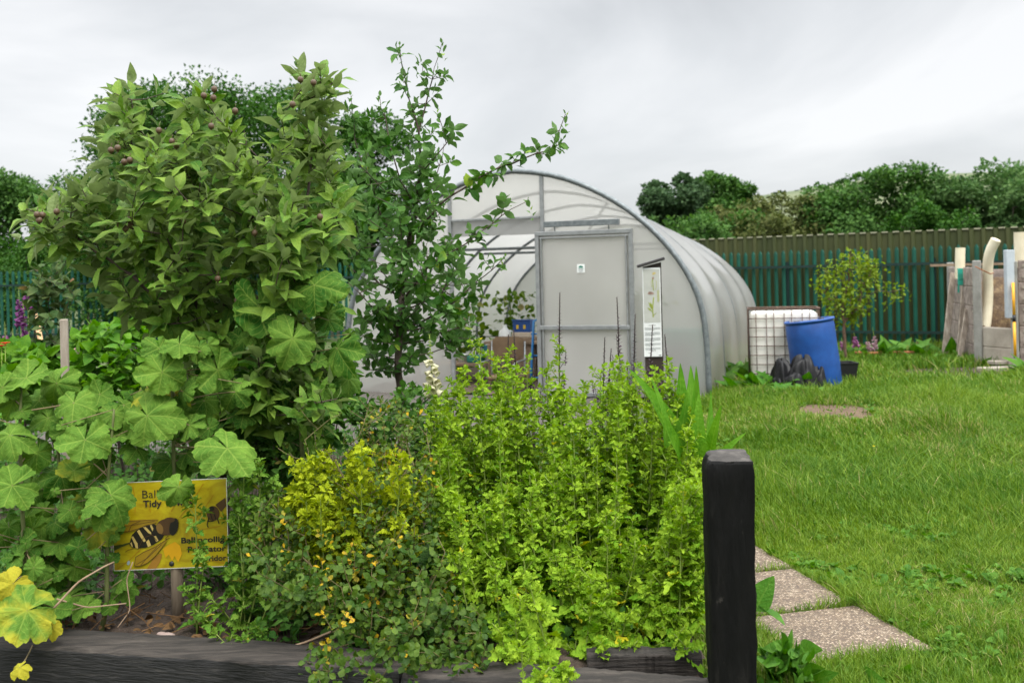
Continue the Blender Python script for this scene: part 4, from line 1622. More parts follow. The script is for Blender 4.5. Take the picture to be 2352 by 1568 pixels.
for cx_, cy_, rx, ry, mt in ((.45, .285, .17, .016, 2), (.40, .278, .10, .012, 2), (.59, .115, .06, .016, 2), (.66, .06, .09, .012, 3), (.60, .07, .05, .010, 3)):
    decal(mb, [(cx_ + rx * cos(t) * (1 + .2 * sin(3 * t)), cy_ + ry * sin(t)) for t in np.linspace(0, 6.28, 13)[:-1]], ipt, mt, o3)
mb.build('plant_drawing', [M_pg, M_pg2, M_pfl, M_pfl2], pan)
mb = MB()
y = .645
decal(mb, [(.28, y - .003), (.70, y - .003), (.70, y + .003), (.28, y + .003)], ipt, 0)
for para in (3, 4, 4, 3, 3):
    y += .018
    for k in range(para):
        y += .011
        e = .92 if k < para - 1 else .6
        decal(mb, [(.07, y - .0022), (e, y - .0022), (e, y + .0022), (.07, y + .0022)], ipt, 0)
for x, y in ((.45, .93), (.62, .93)):
    decal(mb, [(x + .03 * cos(t), y + .007 * sin(t)) for t in np.linspace(0, 6.28, 9)[:-1]], ipt, 0)
decal(mb, [(.82, .98), (.94, .98), (.94, .988), (.82, .988)], ipt, 1)
mb.build('lettering', [M_grey, M_ink], pan)

# ================= tank, drum, sheet and tub ===================================
M_tank = pm('white tank plastic', [(.3, (.56, .53, .46)), (.55, (.68, .66, .60)), (.8, (.74, .73, .69))], 2.5, .45, spec=.4)
M_cage = pm('rusty cage bar', [(.3, (.05, .03, .022)), (.7, (.13, .075, .05))], 20, .75)
tk = at(1806, 788, 14.1)
tk0 = gnd(1728, 880)
tw_, td_, th_ = .96, .62, 1.04
tcx, tcy = at(1816, 880, 13.75)[0], 13.75 + td_ / 2
tank = thing('water_tank', (tcx, tcy, 0), 'white plastic water tank in a rusty wire cage beside the polytunnel', 'tank')
Rk = rotz(radians(-12))
mb = MB()


def rbox(mb, c, s, r, R, n=4, bulge=0.0, mat=0):
    """a box with round edges"""
    sx, sy, sz = [q / 2 for q in s]
    nn = 6 * n
    g1 = np.linspace(-1, 1, nn)
    vs, fs = [], []
    for ax in range(3):
        for sg in (-1, 1):
            o_ = len(vs)
            for a in g1:
                for b in g1:
                    p = [0, 0, 0]
                    p[ax] = sg
                    p[(ax + 1) % 3] = a * sg
                    p[(ax + 2) % 3] = b
                    p = np.array(p) * V3(sx, sy, sz)
                    q = np.clip(p, -V3(sx, sy, sz) + r, V3(sx, sy, sz) - r)
                    dlt = p - q
                    p = q + unit(dlt) * r if np.linalg.norm(dlt) > 1e-9 else p
                    vs.append(R @ p + np.asarray(c, float))
            for i in range(nn - 1):
                for j in range(nn - 1):
                    k = o_ + i * nn + j
                    fs.append((k, k + nn, k + nn + 1, k + 1))
    mb.add(vs, np.array(fs), mat=mat)


rbox(mb, (tcx, tcy, th_ / 2 + .0), (tw_ - .05, td_ - .05, th_ - .06), .07, Rk)
mb.build('tank_body', M_tank, tank)
mb = MB()
ex, ey = tw_ / 2, td_ / 2
for x in np.concatenate([np.linspace(-ex, ex, 5), np.linspace(-ex, ex, 5)[:-1] + .10]):
    for y in (-ey,):
        mb.tube([Rk @ V3(x, y, 0) + V3(tcx, tcy, .02), Rk @ V3(x, y, 0) + V3(tcx, tcy, th_ + .02)], .006, 5)
for y in np.linspace(-ey, ey, 4):
    for x in (-ex, ex):
        mb.tube([Rk @ V3(x, y, 0) + V3(tcx, tcy, .02), Rk @ V3(x, y, 0) + V3(tcx, tcy, th_ + .02)], .006, 5)
for k in range(9):
    z = .03 + (th_ - .02) * k / 8
    r = .012 if k in (0, 8) else .006
    cs = [Rk @ V3(x, y, 0) + V3(tcx, tcy, z) for x, y in ((-ex, -ey), (ex, -ey), (ex, ey), (-ex, ey), (-ex, -ey))]
    for a, b in zip(cs[:-1], cs[1:]):
        mb.tube([a, b], r, 5)
mb.build('cage', M_cage, tank)
# blue drum, leaning a little
bp_ = gnd(1896, 893)
tilt = radians(6.2)
Rb = roty(-tilt) @ rotx(radians(-1.5))
drum = thing('plastic_drum', bp_, 'blue plastic drum leaning in the grass before the white tank', 'drum')
mb = MB()
R_, H_ = .325, .95
pf = [(0, 0), (R_ * .95, 0), (R_ * .98, .03), (R_ * .985, .22), (R_ * 1.0, .30), (R_ * 1.0, .36), (R_ * .99, .62), (R_ * 1.0, .70), (R_ * .985, .88), (R_ * .96, .90), (R_ * 1.02, .905), (R_ * 1.035, .92), (R_ * 1.02, .935), (R_ * .95, .937), (R_ * .93, .915), (0, .912)]
mb.lathe(pf, 40, Rb, bp_ + V3(0, .3, -.02))
mb.build('drum_body', M_blue, drum)
for x in (-.17, .17):
    mb = MB()
    mb.lathe([(0, .912), (.04, .912), (.04, .935), (0, .935)], 12, Rb, bp_ + V3(0, .3, -.02) + Rb @ V3(x, 0, 0))
    mb.build('bung', M_black, drum)
# crumpled black sheet
M_sheet = pm('black plastic sheet', [(.3, (.003, .003, .0034)), (.7, (.009, .009, .010))], 3, .5, .4, spec=.25, bscale=14)
s0 = gnd(1842, 900) + V3(0, .25, 0)
mb = MB()
# draped, pleated folds: each hangs from a crest and spreads on the grass
for ax_0, ay_0, H0, rx0, ry0, ph0, ln in ((-.17, .02, .40, .17, .20, .3, .25), (.06, -.02, .44, .22, .22, 1.7, -.35), (.20, -.06, .28, .19, .18, 3.1, -.9), (-.06, -.14, .22, .20, .14, 4.4, .1), (-.24, -.06, .16, .14, .14, 5.2, .5)):
    nu_, nv_ = 84, 26
    v = []
    for i in range(nu_):
        for j in range(nv_):
            a, t = 2 * pi * i / nu_, j / (nv_ - 1)
            pl_ = .17 * sin(3 * a + ph0 + 1.6 * t) + .11 * sin((6 + int(ph0 * 2) % 4) * a + 2 * ph0 - 2 * t) + .09 * abs(sin(6.5 * a + ph0 + t)) + .03 * sin(19 * a + 3 * ph0 + 4 * t)
            r = (.10 + .90 * t ** .65) * (1 + pl_ * t ** .7)
            z = H0 * (1 - t ** 1.5) + .05 * sin(4 * a + 6 * t + ph0) * t * (1 - t) * 3 + .03 * sin(2 * a + ph0) * (1 - t)
            v.append(s0 + V3(ax_0 + cos(a) * rx0 * r - ln * .10 * (1 - t) ** 2, ay_0 + sin(a) * ry0 * r, max(-.01, z)))
    i, j = np.meshgrid(np.arange(nu_), np.arange(nv_ - 1), indexing='ij')
    q = i * nv_ + j
    q2 = ((i + 1) % nu_) * nv_ + j
    mb.add(v, np.stack([q, q + 1, q2 + 1, q2], -1).reshape(-1, 4))
tag(mb.build('plastic_sheet', M_sheet), 'crumpled heap of black plastic sheeting slumped against the blue drum', 'plastic sheet')
# tub
q = gnd(1944, 880)
mb = MB()
q[2] = 0
v, f = [], []
for z, k in ((0, .82), (.25, 1.0), (.27, 1.06), (.28, 1.06), (.28, .95), (.05, .8)):
    for x, y in ((-.17, -.16), (.17, -.16), (.17, .16), (-.17, .16)):
        v.append(q + V3(x * k, y * k + .16, z))
for r in range(5):
    f += [(r * 4 + a, r * 4 + (a + 1) % 4, r * 4 + 4 + (a + 1) % 4, r * 4 + 4 + a) for a in range(4)]
f += [(20, 21, 22, 23), (3, 2, 1, 0)]
mb.add(v, f, smooth=False)
tag(mb.build('plastic_tub', M_black), 'open black plastic tub in the grass right of the blue drum', 'tub')

# ================= compost bay at the right =====================================
M_conc = pm('weathered concrete', [(.25, (.10, .075, .063)), (.5, (.24, .19, .165)), (.75, (.40, .34, .30))], 7, .92, .6, bscale=30)
M_conc2 = pm('pale concrete', [(.3, (.26, .225, .185)), (.6, (.38, .335, .28)), (.8, (.46, .41, .35))], 3, .9, .4, bscale=40)
M_cpost = pm('grey concrete post', [(.3, (.19, .185, .165)), (.7, (.31, .305, .28))], 5, .9, .4, bscale=50)
M_pipe = pm('cream drain pipe', [(.3, (.60, .53, .37)), (.6, (.72, .66, .50)), (.8, (.80, .76, .64))], 2.5, .5)
M_board = pm('grey weathered board', [(.25, (.13, .10, .075)), (.5, (.30, .25, .20)), (.75, (.46, .405, .34))], 4, .9, .5, stretch=(4, 4, .5), bscale=20)
M_comp = pm('compost', [(.25, (.035, .02, .012)), (.5, (.10, .062, .032)), (.75, (.22, .155, .07))], 8, .97, 1.0, bscale=35, bdist=.04)
bay = thing('compost_bay', gnd(2265, 848), 'compost bay of stacked concrete panels between grey concrete posts', 'compost bay')
PB, PF = gnd(2188, 812), gnd(2249, 840)
PB[2] = PF[2] = 0
PW = 1.55


def panelstack(a, b, z0, z1, mat, rows, name='wall', th=.07, studs=True):
    L_ = np.linalg.norm((b - a)[:2])
    d = unit(V3(b[0] - a[0], b[1] - a[1], 0))
    an = math.atan2(d[1], d[0])
    nrm = V3(d[1], -d[0], 0)
    mb = MB()
    hh = (z1 - z0) / rows
    for k in range(rows):
        c = (a + b) / 2
        mb.box((c[0], c[1], z0 + hh * (k + .5)), (L_, th, hh - .012), rotz(an), bev=.008)
        mb.box((c[0], c[1], z0 + hh * (k + .5)), (L_ * .995, th * .7, hh), rotz(an))
        if studs:
            for sx in (.06, .94):
                for zz in (.25, .75):
                    p = a + d * L_ * sx + nrm * (th / 2 + .005)
                    mb.box((p[0], p[1], z0 + hh * (k + zz)), (.035, .02, .03), rotz(an), mat=1)
    return mb.build(name, [mat, M_conc2], bay)


panelstack(PB, PF, 0, PW, M_conc, 5)
BR = at(2345, 800, 17.4); BR[2] = 0
panelstack(PB - fn * .15 + fd * .05, PB - fn * .15 + fd * 2.2, 0, at(2300, 618, 17.4)[2], M_conc, 5)
FRn = gnd(2332, 848); FRn[2] = 0
panelstack(PF + fd * .07, FRn, 0, at(2300, 752, 15.3)[2], M_conc2, 2, studs=False)
panelstack(FRn + fd * .07, FRn + fd * 1.3, 0, at(2340, 598, 15.3)[2], M_conc, 5)
for p, h, w in ((PF, at(2250, 598, 15.5)[2], .12), (PB, at(2184, 603, 17.2)[2], .11), (FRn + V3(.0, -.02, 0), at(2322, 600, 15.2)[2], .10)):
    mb = MB(); mb.box((p[0], p[1], h / 2), (w, .14, h), rotz(math.atan2(fd[1], fd[0])), bev=.012); mb.build('post', M_cpost, bay)
# compost heap: a thing of loose stuff inside
hx0, hx1, hy0, hy1 = PF[0] + .1, FRn[0] + .1, PF[1] + .05, PB[1] - .05
mb = MB()
nx, ny = 26, 26
v = []
ztop = at(2300, 690, 16.3)[2]
for a in range(nx):
    for b in range(ny):
        fb_ = b / (ny - 1)
        q_ = PF + (PB - PF) * (.04 + .93 * fb_) + fd * (.07 + (.55 + 1.3 * fb_) * a / (nx - 1))
        x, y = q_[0], q_[1]
        v.append((x, y, .62 + (ztop + .32 - .62) * (b / (ny - 1)) ** .8 + .06 * sin(x * 9 + y * 4) + rng.normal(0, .018)))
mb.add(v, [(a * ny + b, (a + 1) * ny + b, (a + 1) * ny + b + 1, a * ny + b + 1) for a in range(nx - 1) for b in range(ny - 1)])
tag(mb.build('compost_heap', M_comp), 'brown heap of compost and straw filling the concrete bay', 'compost')


def pipe(name, pts, r, label, ribs=True, wall=.012):
    P = [np.asarray(p, float) for p in pts]
    # smooth the path
    for _ in range(3):
        Q = [P[0]]
        for a, b in zip(P[:-1], P[1:]):
            Q += [a * .75 + b * .25, a * .25 + b * .75]
        Q.append(P[-1])
        P = Q
    P = np.array(P)
    sl_ = np.concatenate([[0], np.cumsum(np.linalg.norm(np.diff(P, axis=0), axis=1))])
    k = int(sl_[-1] / .02)
    t = np.linspace(0, sl_[-1], k)
    P = np.stack([np.interp(t, sl_, P[:, i]) for i in range(3)], 1)
    rr = r * (1 + (.035 * (np.arange(k) % 2) if ribs else 0))
    mb = MB()
    mb.tube(P, np.full(k, 1.) * rr, 20, caps=False)
    mb.tube(P[-6:], r - wall, 20, caps=True)
    # rim
    T = unit(P[-1] - P[-2])
    return tag(mb.build(name, M_pipe), label, 'pipe', 'cream drain pipes at the compost bay')


pipe('drain_pipe', [at(2205, 640, 16.6), at(2205, 610, 16.6), at(2206, 569, 16.6)], .078, 'short straight cream pipe standing on the left bay wall', ribs=False)
pipe('drain_pipe', [at(2262, 768, 15.75), at(2270, 690, 15.85), at(2268, 620, 15.8), at(2272, 580, 15.7), at(2288, 550, 15.6)], .076, 'tall bent cream pipe curving to the right out of the compost')
pipe('drain_pipe', [at(2348, 615, 15.9), at(2347, 570, 15.9), at(2346, 533, 15.9)], .11, 'ribbed cream pipe above the right bay wall at the frame edge')
# loose boards
for (x0, y0), (x1, y1), d0_, d1_, w, lab in (((2170, 817), (2190, 627), 16.55, 17.0, .105, 'longest grey plank leaning against the back post of the bay'),
                                           ((2203, 819), (2216, 655), 16.3, 16.6, .095, 'middle grey plank leaning on the concrete bay wall'),
                                           ((2205, 822), (2223, 710), 16.0, 16.3, .09, 'short grey plank with rounded top leaning on the bay wall')):
    a, b = at(x0, y0, d0_), at(x1, y1, d1_)
    a[2] = max(a[2], 0)
    d = unit(b - a)
    side = unit(np.cross(d, V3(0, 1, 0)))
    mb = MB()
    mb.box((a + b) / 2, (w, .03, np.linalg.norm(b - a)), np.stack([side, np.cross(d, side), d], 1), bev=.006)
    tag(mb.build('plank', M_board), lab, 'plank', 'planks leaning on the compost bay')
q0, q1 = at(2206, 616, 16.2), at(2206, 655, 16.2)
mb = MB()
M_glab = flat('green printed card', (.02, .26, .19), .5)
c = (q0 + q1) / 2
mb.box(c, (.10, .006, abs(q0[2] - q1[2])), rotz(.2), bev=.002)
mb.box(c + V3(-.035, -.002, -.2), (.03, .005, .12), rotz(.2))
mb.box(c + V3(.004, -.006, .0), (.07, .004, .10), rotz(.2), mat=1)
tag(mb.build('notice_card', [M_glab, M_lgreen]), 'small green printed card hanging on the bay wall above the planks', 'card')
# grey box post
a, b = at(2320, 730, 15.0), at(2319, 574, 15.0)
mb = MB()
mb.box((a + b) / 2, (.125, .12, b[2] - a[2]), rotz(-.1), bev=.006)
tag(mb.build('steel_channel', pm('pale blue grey steel', [(.3, (.36, .40, .44)), (.7, (.46, .50, .54))], 4, .45)), 'pale blue-grey steel channel fixed upright to the bay front post', 'steel channel')
# yellow pole
a, b = at(2332, 819, 14.8), at(2327, 649, 14.9)
yp = thing('measuring_pole', a, 'yellow pole with dark bands leaning against the compost bay', 'pole')
mb = MB(); mb.tube([a, a + (b - a) * .47], .021, 10); mb.tube([a + (b - a) * .56, b], .021, 10); mb.build('shaft', flat('yellow pole paint', (.75, .36, .02), .45), yp)
mb = MB(); mb.tube([a + (b - a) * .47, a + (b - a) * .56], .024, 10); mb.tube([a - (b - a) * .02, a + (b - a) * .004], .024, 10); mb.build('band', M_black, yp)
a, b = at(2184, 605, 17.2), at(2330, 606, 15.2)
mb = MB(); mb.box((at(2190, 608, 16.5) + at(2318, 606, 15.9)) / 2 + V3(0, .35, 0), (1.25, .035, .04), rotz(-.35)); tag(mb.build('wooden_batten', M_wood), 'thin wooden batten spanning the top of the compost bay', 'batten')
mb = MB()
P = [at(2240, 612, 15.3), at(2256, 620, 15.3), at(2275, 629, 15.5), at(2282, 627, 15.7)]
mb.tube(P, .009, 6)
tag(mb.build('orange_strap', flat('rusty orange strap', (.30, .11, .04), .8)), 'rusty orange strap tying the bent pipe to the front post', 'strap')
for k, (px, py, dx) in enumerate(((2300, 852, 0), (2312, 846, .05), (2322, 838, .1))):
    p = gnd(px, py)
    mb = MB()
    mb.box((p[0] + dx, p[1] + .05, .03 + .065 * k), (.62 - .05 * k, .22, .055), rotz(.12 + .1 * k), bev=.008)
    tag(mb.build('stacked_plank', M_conc2), ('bottom', 'middle', 'top')[k] + ' pale flat plank of the low stack before the compost bay', 'plank', 'planks stacked before the bay')
# ================= the yellow sign =============================================
SGD = 4.38
sgo = at(391, 1204, SGD)
sg_a = radians(1.5)                              # yaw
SGW, SGH = .508, .385
sgR = rotz(-sg_a)


def sgp(x, y, off=.004):
    """sign face point from fractions: across, down"""
    return sgo + sgR @ V3((x - .5) * SGW, -off, 0) + V3(0, 0, (.5 - y) * SGH + (x - .5) * .012)


def zz(x, y):
    return ((x - 368) / 1392, (y - 188) / 1062)


def zmap(x, y, off=.004):
    return sgp(*zz(x, y), off)


M_sy = pm('sign yellow print', [(.25, (.27, .17, .003)), (.45, (.37, .28, .005)), (.6, (.44, .36, .008)), (.8, (.40, .33, .015))], 5.5, .35, stretch=(1.5, 1, 3), dist=1.2, spec=.5)
M_sedge = flat('sign white edge', (.60, .60, .55), .5)
sign = thing('garden_sign', (sgo[0], sgo[1], .15), 'yellow printed sign with a striped hoverfly on a short round stake', 'sign')
mb = MB()
c = [sgp(0, 0, 0), sgp(1, 0, 0), sgp(1, 1, 0), sgp(0, 1, 0)]
bk_ = [p + V3(0, .004, 0) for p in c]
mb.add(c + bk_, [(3, 2, 1, 0)], mat=0, smooth=False)
mb.add(c + bk_, [(4, 5, 6, 7), (0, 1, 5, 4), (1, 2, 6, 5), (2, 3, 7, 6), (3, 0, 4, 7)], mat=1, smooth=False)
panel = mb.build('panel', [M_sy, M_sedge], sign)
mb = MB()
e_ = .0035
for a, b in (((0, 0), (1, 0)), ((0, 1), (1, 1)), ((0, 0), (0, 1)), ((1, 0), (1, 1))):
    stroke(mb, [a, b], .008, sgp, 0, .0012, SGW / SGH)
mb.build('white_border', M_sedge, panel)
M_s1, M_s2, M_s3, M_s4, M_s5, M_s6 = (flat('print deep amber', (.36, .20, .006), .4), flat('print insect black', (.012, .009, .007), .4), flat('print insect straw', (.52, .38, .12), .4),
                                      flat('print insect brown', (.075, .036, .014), .4), flat('print wing', (.30, .19, .012), .4), flat('print stem green', (.05, .065, .012), .4))
PET = []
mb = MB()          # petals
for p0, p1 in (((1290, 190), (1080, 560)), ((1480, 240), (1180, 640)), ((1600, 380), (1330, 700)), ((400, 1240), (700, 1000)), ((640, 560), (620, 240)), ((830, 560), (760, 420)), ((1680, 760), (1400, 800)), ((1740, 1220), (1480, 1160))):
    stroke(mb, [zz(*p0), zz((p0[0] + p1[0]) / 2 + 18, (p0[1] + p1[1]) / 2), zz(*p1)], .010, sgp, 0, .0022, SGW / SGH)
for pts_, mi_ in (([(770, 1244), (840, 1130), (930, 1060), (960, 1070), (935, 1160), (880, 1244)], 1),
                  ([(970, 1010), (1040, 960), (1120, 930), (1180, 980), (1200, 1080), (1150, 1180), (1110, 1100), (1080, 1160), (1040, 1080), (1000, 1120)], 2),
                  ([(372, 945), (470, 935), (575, 912), (580, 925), (470, 965), (374, 1008)], 3)):
    PET.append((pts_, mi_))
PETM = [M_s1, flat('print brown petal', (.30, .15, .02), .4), flat('print orange', (.62, .33, .008), .4), M_s6]
mb.build('printed_veins', PETM, panel)
for pts_, mi_ in PET:
    mb = MB(); decal(mb, pts_, zmap, 0, .0023 + .0001 * mi_); mb.build('printed_petal', PETM[mi_], panel)
ins = MB()
# hoverfly: far wing, abdomen with bands, thorax, head, near wing
decal(ins, [(370, 700), (430, 645), (700, 640), (930, 650), (900, 690), (740, 740), (560, 790), (420, 790)], zmap, 3, .0028)
abd = [(565, 940), (575, 890), (600, 820), (660, 765), (760, 715), (860, 700), (940, 740), (1000, 830), (960, 890), (860, 950), (760, 985), (660, 990), (600, 975)]
decal(ins, abd, zmap, 0, .0034)
for b in ([(590, 850), (612, 838), (665, 930), (668, 988), (640, 985), (630, 940)], [(660, 780), (690, 762), (740, 850), (765, 900), (740, 915), (700, 850)],
          [(735, 735), (760, 722), (830, 800), (835, 825), (800, 810)], [(815, 708), (838, 704), (862, 755), (850, 790)], [(575, 925), (590, 905), (605, 965), (595, 970)],
          [(770, 915), (800, 885), (830, 960), (790, 978)], [(865, 850), (890, 845), (920, 905), (890, 920)]):
    decal(ins, b, zmap, 1, .0040)
decal(ins, [(1020 + 125 * cos(t), 745 + 100 * sin(t)) for t in np.linspace(0, 6.28, 22)[:-1]], zmap, 2, .0045)
decal(ins, [(1112 + 55 * cos(t) - 20 * sin(t), 745 + 105 * sin(t)) for t in np.linspace(0, 6.28, 18)[:-1]], zmap, 0, .005)
decal(ins, [(1060 + 70 * cos(t), 660 + 32 * sin(t)) for t in np.linspace(0, 6.28, 14)[:-1]], zmap, 2, .0055)
decal(ins, [(940 + 42 * cos(t) + 12 * sin(t), 760 + 66 * sin(t)) for t in np.linspace(0, 6.28, 14)[:-1]], zmap, 4, .0055)
decal(ins, [(620, 1195), (640, 1090), (720, 1040), (1030, 890), (1000, 950), (880, 1090), (760, 1180), (680, 1205)], zmap, 3, .0058)
for w in ([(380, 650), (640, 655), (920, 650)], [(400, 780), (560, 780), (720, 735), (900, 690)], [(420, 720), (640, 700), (880, 665)], [(560, 780), (600, 700), (700, 660)],
          [(620, 1195), (680, 1205), (780, 1170), (880, 1090), (1010, 930)], [(620, 1195), (640, 1090), (730, 1040), (880, 980), (1030, 890)], [(650, 1180), (780, 1110), (960, 950)], [(700, 1190), (820, 1060), (900, 980)],
          [(515, 1025), (560, 1000), (620, 990)], [(670, 1000), (740, 860), (850, 830), (900, 900)], [(1150, 690), (1175, 655)], [(1040, 850), (1000, 890), (1060, 880)]):
    stroke(ins, [zz(*q) for q in w], .006, sgp, 2, .0064, SGW / SGH)
INM = [M_s2, M_s3, M_s4, M_s5, flat('print shoulder', (.20, .11, .03), .4)]
ins.build('printed_insect', INM, panel)
ins = MB()
# the blurred second insect at the right edge
decal(ins, [(1590 + 78 * cos(t), 605 + 92 * sin(t)) for t in np.linspace(0, 6.28, 16)[:-1]], zmap, 2, .0034)
decal(ins, [(1620, 500), (1740, 420), (1752, 520), (1690, 590)], zmap, 2, .0036)
decal(ins, [(1575 + 34 * cos(t), 545 + 30 * sin(t)) for t in np.linspace(0, 6.28, 12)[:-1]], zmap, 0, .0042)
for w in ([(1540, 650), (1515, 740), (1530, 770)], [(1600, 690), (1560, 700), (1520, 690)], [(1640, 660), (1660, 730)], [(1560, 600), (1580, 680)], [(1600, 590), (1625, 680)]):
    stroke(ins, [zz(*q) for q in w], .012, sgp, 0, .0046, SGW / SGH)
ins.build('printed_insect', INM, panel)


def lettering(body, x0, x1, base, cap, off, mat, parent, name='lettering'):
    cu = bpy.data.curves.new('text', 'FONT')
    cu.body = body
    cu.size = 1
    cu.offset = off
    cu.resolution_u = 3
    ob = bpy.data.objects.new('text', cu)
    COL.objects.link(ob)
    bpy.context.view_layer.update()
    me = bpy.data.meshes.new_from_object(ob.evaluated_get(bpy.context.evaluated_depsgraph_get()))
    v = np.zeros(len(me.vertices) * 3)
    me.vertices.foreach_get('co', v)
    v = v.reshape(-1, 3)
    fs = [tuple(p.vertices) for p in me.polygons]
    bpy.data.objects.remove(ob)
    bpy.data.meshes.remove(me)
    w0, w1 = v[:, 0].min(), v[:, 0].max()
    out = [zmap(x0 + (p[0] - w0) / (w1 - w0) * (x1 - x0), base - p[1] / .69 * cap, .0030) for p in v]
    mb = MB()
    mb.add(out, fs, smooth=False)
    return mb.build(name, mat, parent)


lettering('Ballincollig', 735, 1352, 385, 95, -.004, M_ink, panel)
lettering('Tidy Towns', 740, 1345, 492, 78, .022, M_ink, panel)
lettering('Ballincollig', 1195, 1722, 948, 66, .022, M_ink, panel)
lettering('Pollinator', 1272, 1735, 1062, 66, .022, M_ink, panel)
lettering('Corridor', 1350, 1740, 1178, 66, .022, M_ink, panel)
mb = MB()
for k in range(4):
    y = 1160 + 17 * k
    decal(mb, [(402, y), (402 + (90, 76, 84, 60)[k], y), (402 + (90, 76, 84, 60)[k], y + 5), (402, y + 5)], zmap, 0, .003)
decal(mb, [(530, 1150), (556, 1130), (568, 1160), (550, 1190), (528, 1180)], zmap, 1, .003)
mb.build('small_print', [flat('small print', (.30, .19, .02), .5), flat('pale blue mark', (.30, .38, .42), .5)], panel)
mb = MB()
mb.lathe([(0, .0), (.011, .0), (.011, .003), (.006, .006), (0, .006)], 16, rotx(pi / 2), zmap(1070, 1193, .001))
mb.build('screw', flat('dark screw', (.06, .06, .055), .4, .6), panel)
M_stake = pm('weathered round stake', [(.3, (.10, .075, .05)), (.6, (.20, .155, .11)), (.8, (.28, .23, .17))], 6, .9, .5, stretch=(4, 4, .5))
mb = MB()
sx = zmap(1100, 1240, -.03)
mb.tube([V3(sx[0], sx[1], .1), V3(sx[0], sx[1], .3), V3(sx[0] - .002, sx[1], sx[2] + .25)], .027, 12)
mb.build('stake', M_stake, sign)

# ================= apple tree ==================================================
M_twig = pm('apple bark', [(.3, (.035, .022, .018)), (.7, (.09, .062, .05))], 30, .8, .4)
M_apple = leafm('apple leaves', (.038, .115, .010), (.185, .285, .040), back=(.23, .30, .12), vein=.22, trans=.22, rough=.42, lat=20, spec=.45)
APP = [(35, 525), (60, 470), (120, 425), (175, 408), (235, 400), (215, 350), (190, 325), (245, 300), (250, 240), (240, 200), (285, 188), (320, 260), (350, 265), (375, 215), (410, 240), (455, 195), (490, 200), (525, 250), (570, 320), (605, 390),
       (640, 380), (635, 250), (665, 150), (720, 155), (785, 140), (790, 200), (765, 260), (775, 330), (800, 410), (810, 500), (800, 590), (830, 640), (815, 720), (740, 760), (680, 800), (600, 800), (520, 800), (420, 790), (330, 740),
       (240, 700), (170, 660), (145, 625), (230, 590), (130, 555), (60, 570)]
AD = 5.15
tips = fill_outline(APP, 330, AD, .6, 110)
ppx = np.stack([CX + F * ((tips[:, 0]) * CR - (tips[:, 2] - CAMZ) * SR) / tips[:, 1], HY - F * ((tips[:, 0]) * SR + (tips[:, 2] - CAMZ) * CR) / tips[:, 1]], 1)
tips = tips[edge_dist(APP, ppx[:, 0], ppx[:, 1]) > 17]
ex = [(770, 185), (745, 225), (645, 265), (655, 320), (765, 330), (780, 390), (640, 350), (300, 195), (262, 215), (470, 200), (375, 215), (690, 160), (735, 165), (690, 235), (255, 320), (60, 480), (90, 500), (700, 320), (760, 430), (140, 470), (200, 440), (430, 240), (120, 520), (180, 430), (500, 300), (330, 310), (420, 320)]
tips = np.concatenate([tips, [at(x, y, AD + rng.uniform(-.25, .25)) for x, y in ex]])
low = np.concatenate([fill_outline([(560, 780), (700, 840), (800, 850), (810, 960), (730, 1010), (640, 960), (540, 900)], 26, 4.75, .25), fill_outline([(380, 780), (560, 800), (640, 900), (640, 1060), (520, 1080), (400, 1000)], 34, 5.1, .3)])
tips = np.concatenate([tips, low])
b0 = V3(at(505, 900, AD)[0], AD + .1, .1)
tr = [[b0, at(498, 880, AD + .1), at(490, 770, AD + .05)], [at(490, 770, AD), at(430, 640, AD), at(385, 480, AD), at(380, 330, AD)], [at(490, 770, AD), at(545, 600, AD + .1), at(610, 430, AD), at(560, 300, AD)],
      [at(490, 780, AD), at(600, 680, AD - .1), at(690, 560, AD), at(720, 330, AD), at(712, 200, AD)], [at(470, 740, AD), at(330, 660, AD - .1), at(200, 560, AD - .1), at(110, 500, AD)], [at(385, 480, AD), at(300, 400, AD), at(302, 230, AD)]]
P, R, ch, td = grow(tr, tips, seg=.07, r_tip=.0026, power=2.35, wob=.02, lift=.2)
ap = thing('apple_tree', b0, 'bushy apple tree with large oval leaves and small reddish apples', 'apple tree')
mb = MB(); wood(mb, P, R, ch); mb.build('trunk', M_twig, ap)
ax_ = unit(td + V3(0, -.1, .85) + rng.normal(0, .25, td.shape))
mb = MB()
p_, d_, n_, s_ = rosette(tips, ax_, 8, .35, 1.45, .140, .024)
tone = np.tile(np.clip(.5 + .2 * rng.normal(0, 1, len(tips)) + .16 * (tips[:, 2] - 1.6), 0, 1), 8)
mb.inst(T_APPLE, p_, d_, n_, s_, np.clip(tone + rng.normal(0, .18, len(p_)), 0, 1), W=rng.uniform(.72, 1.1, len(p_)))
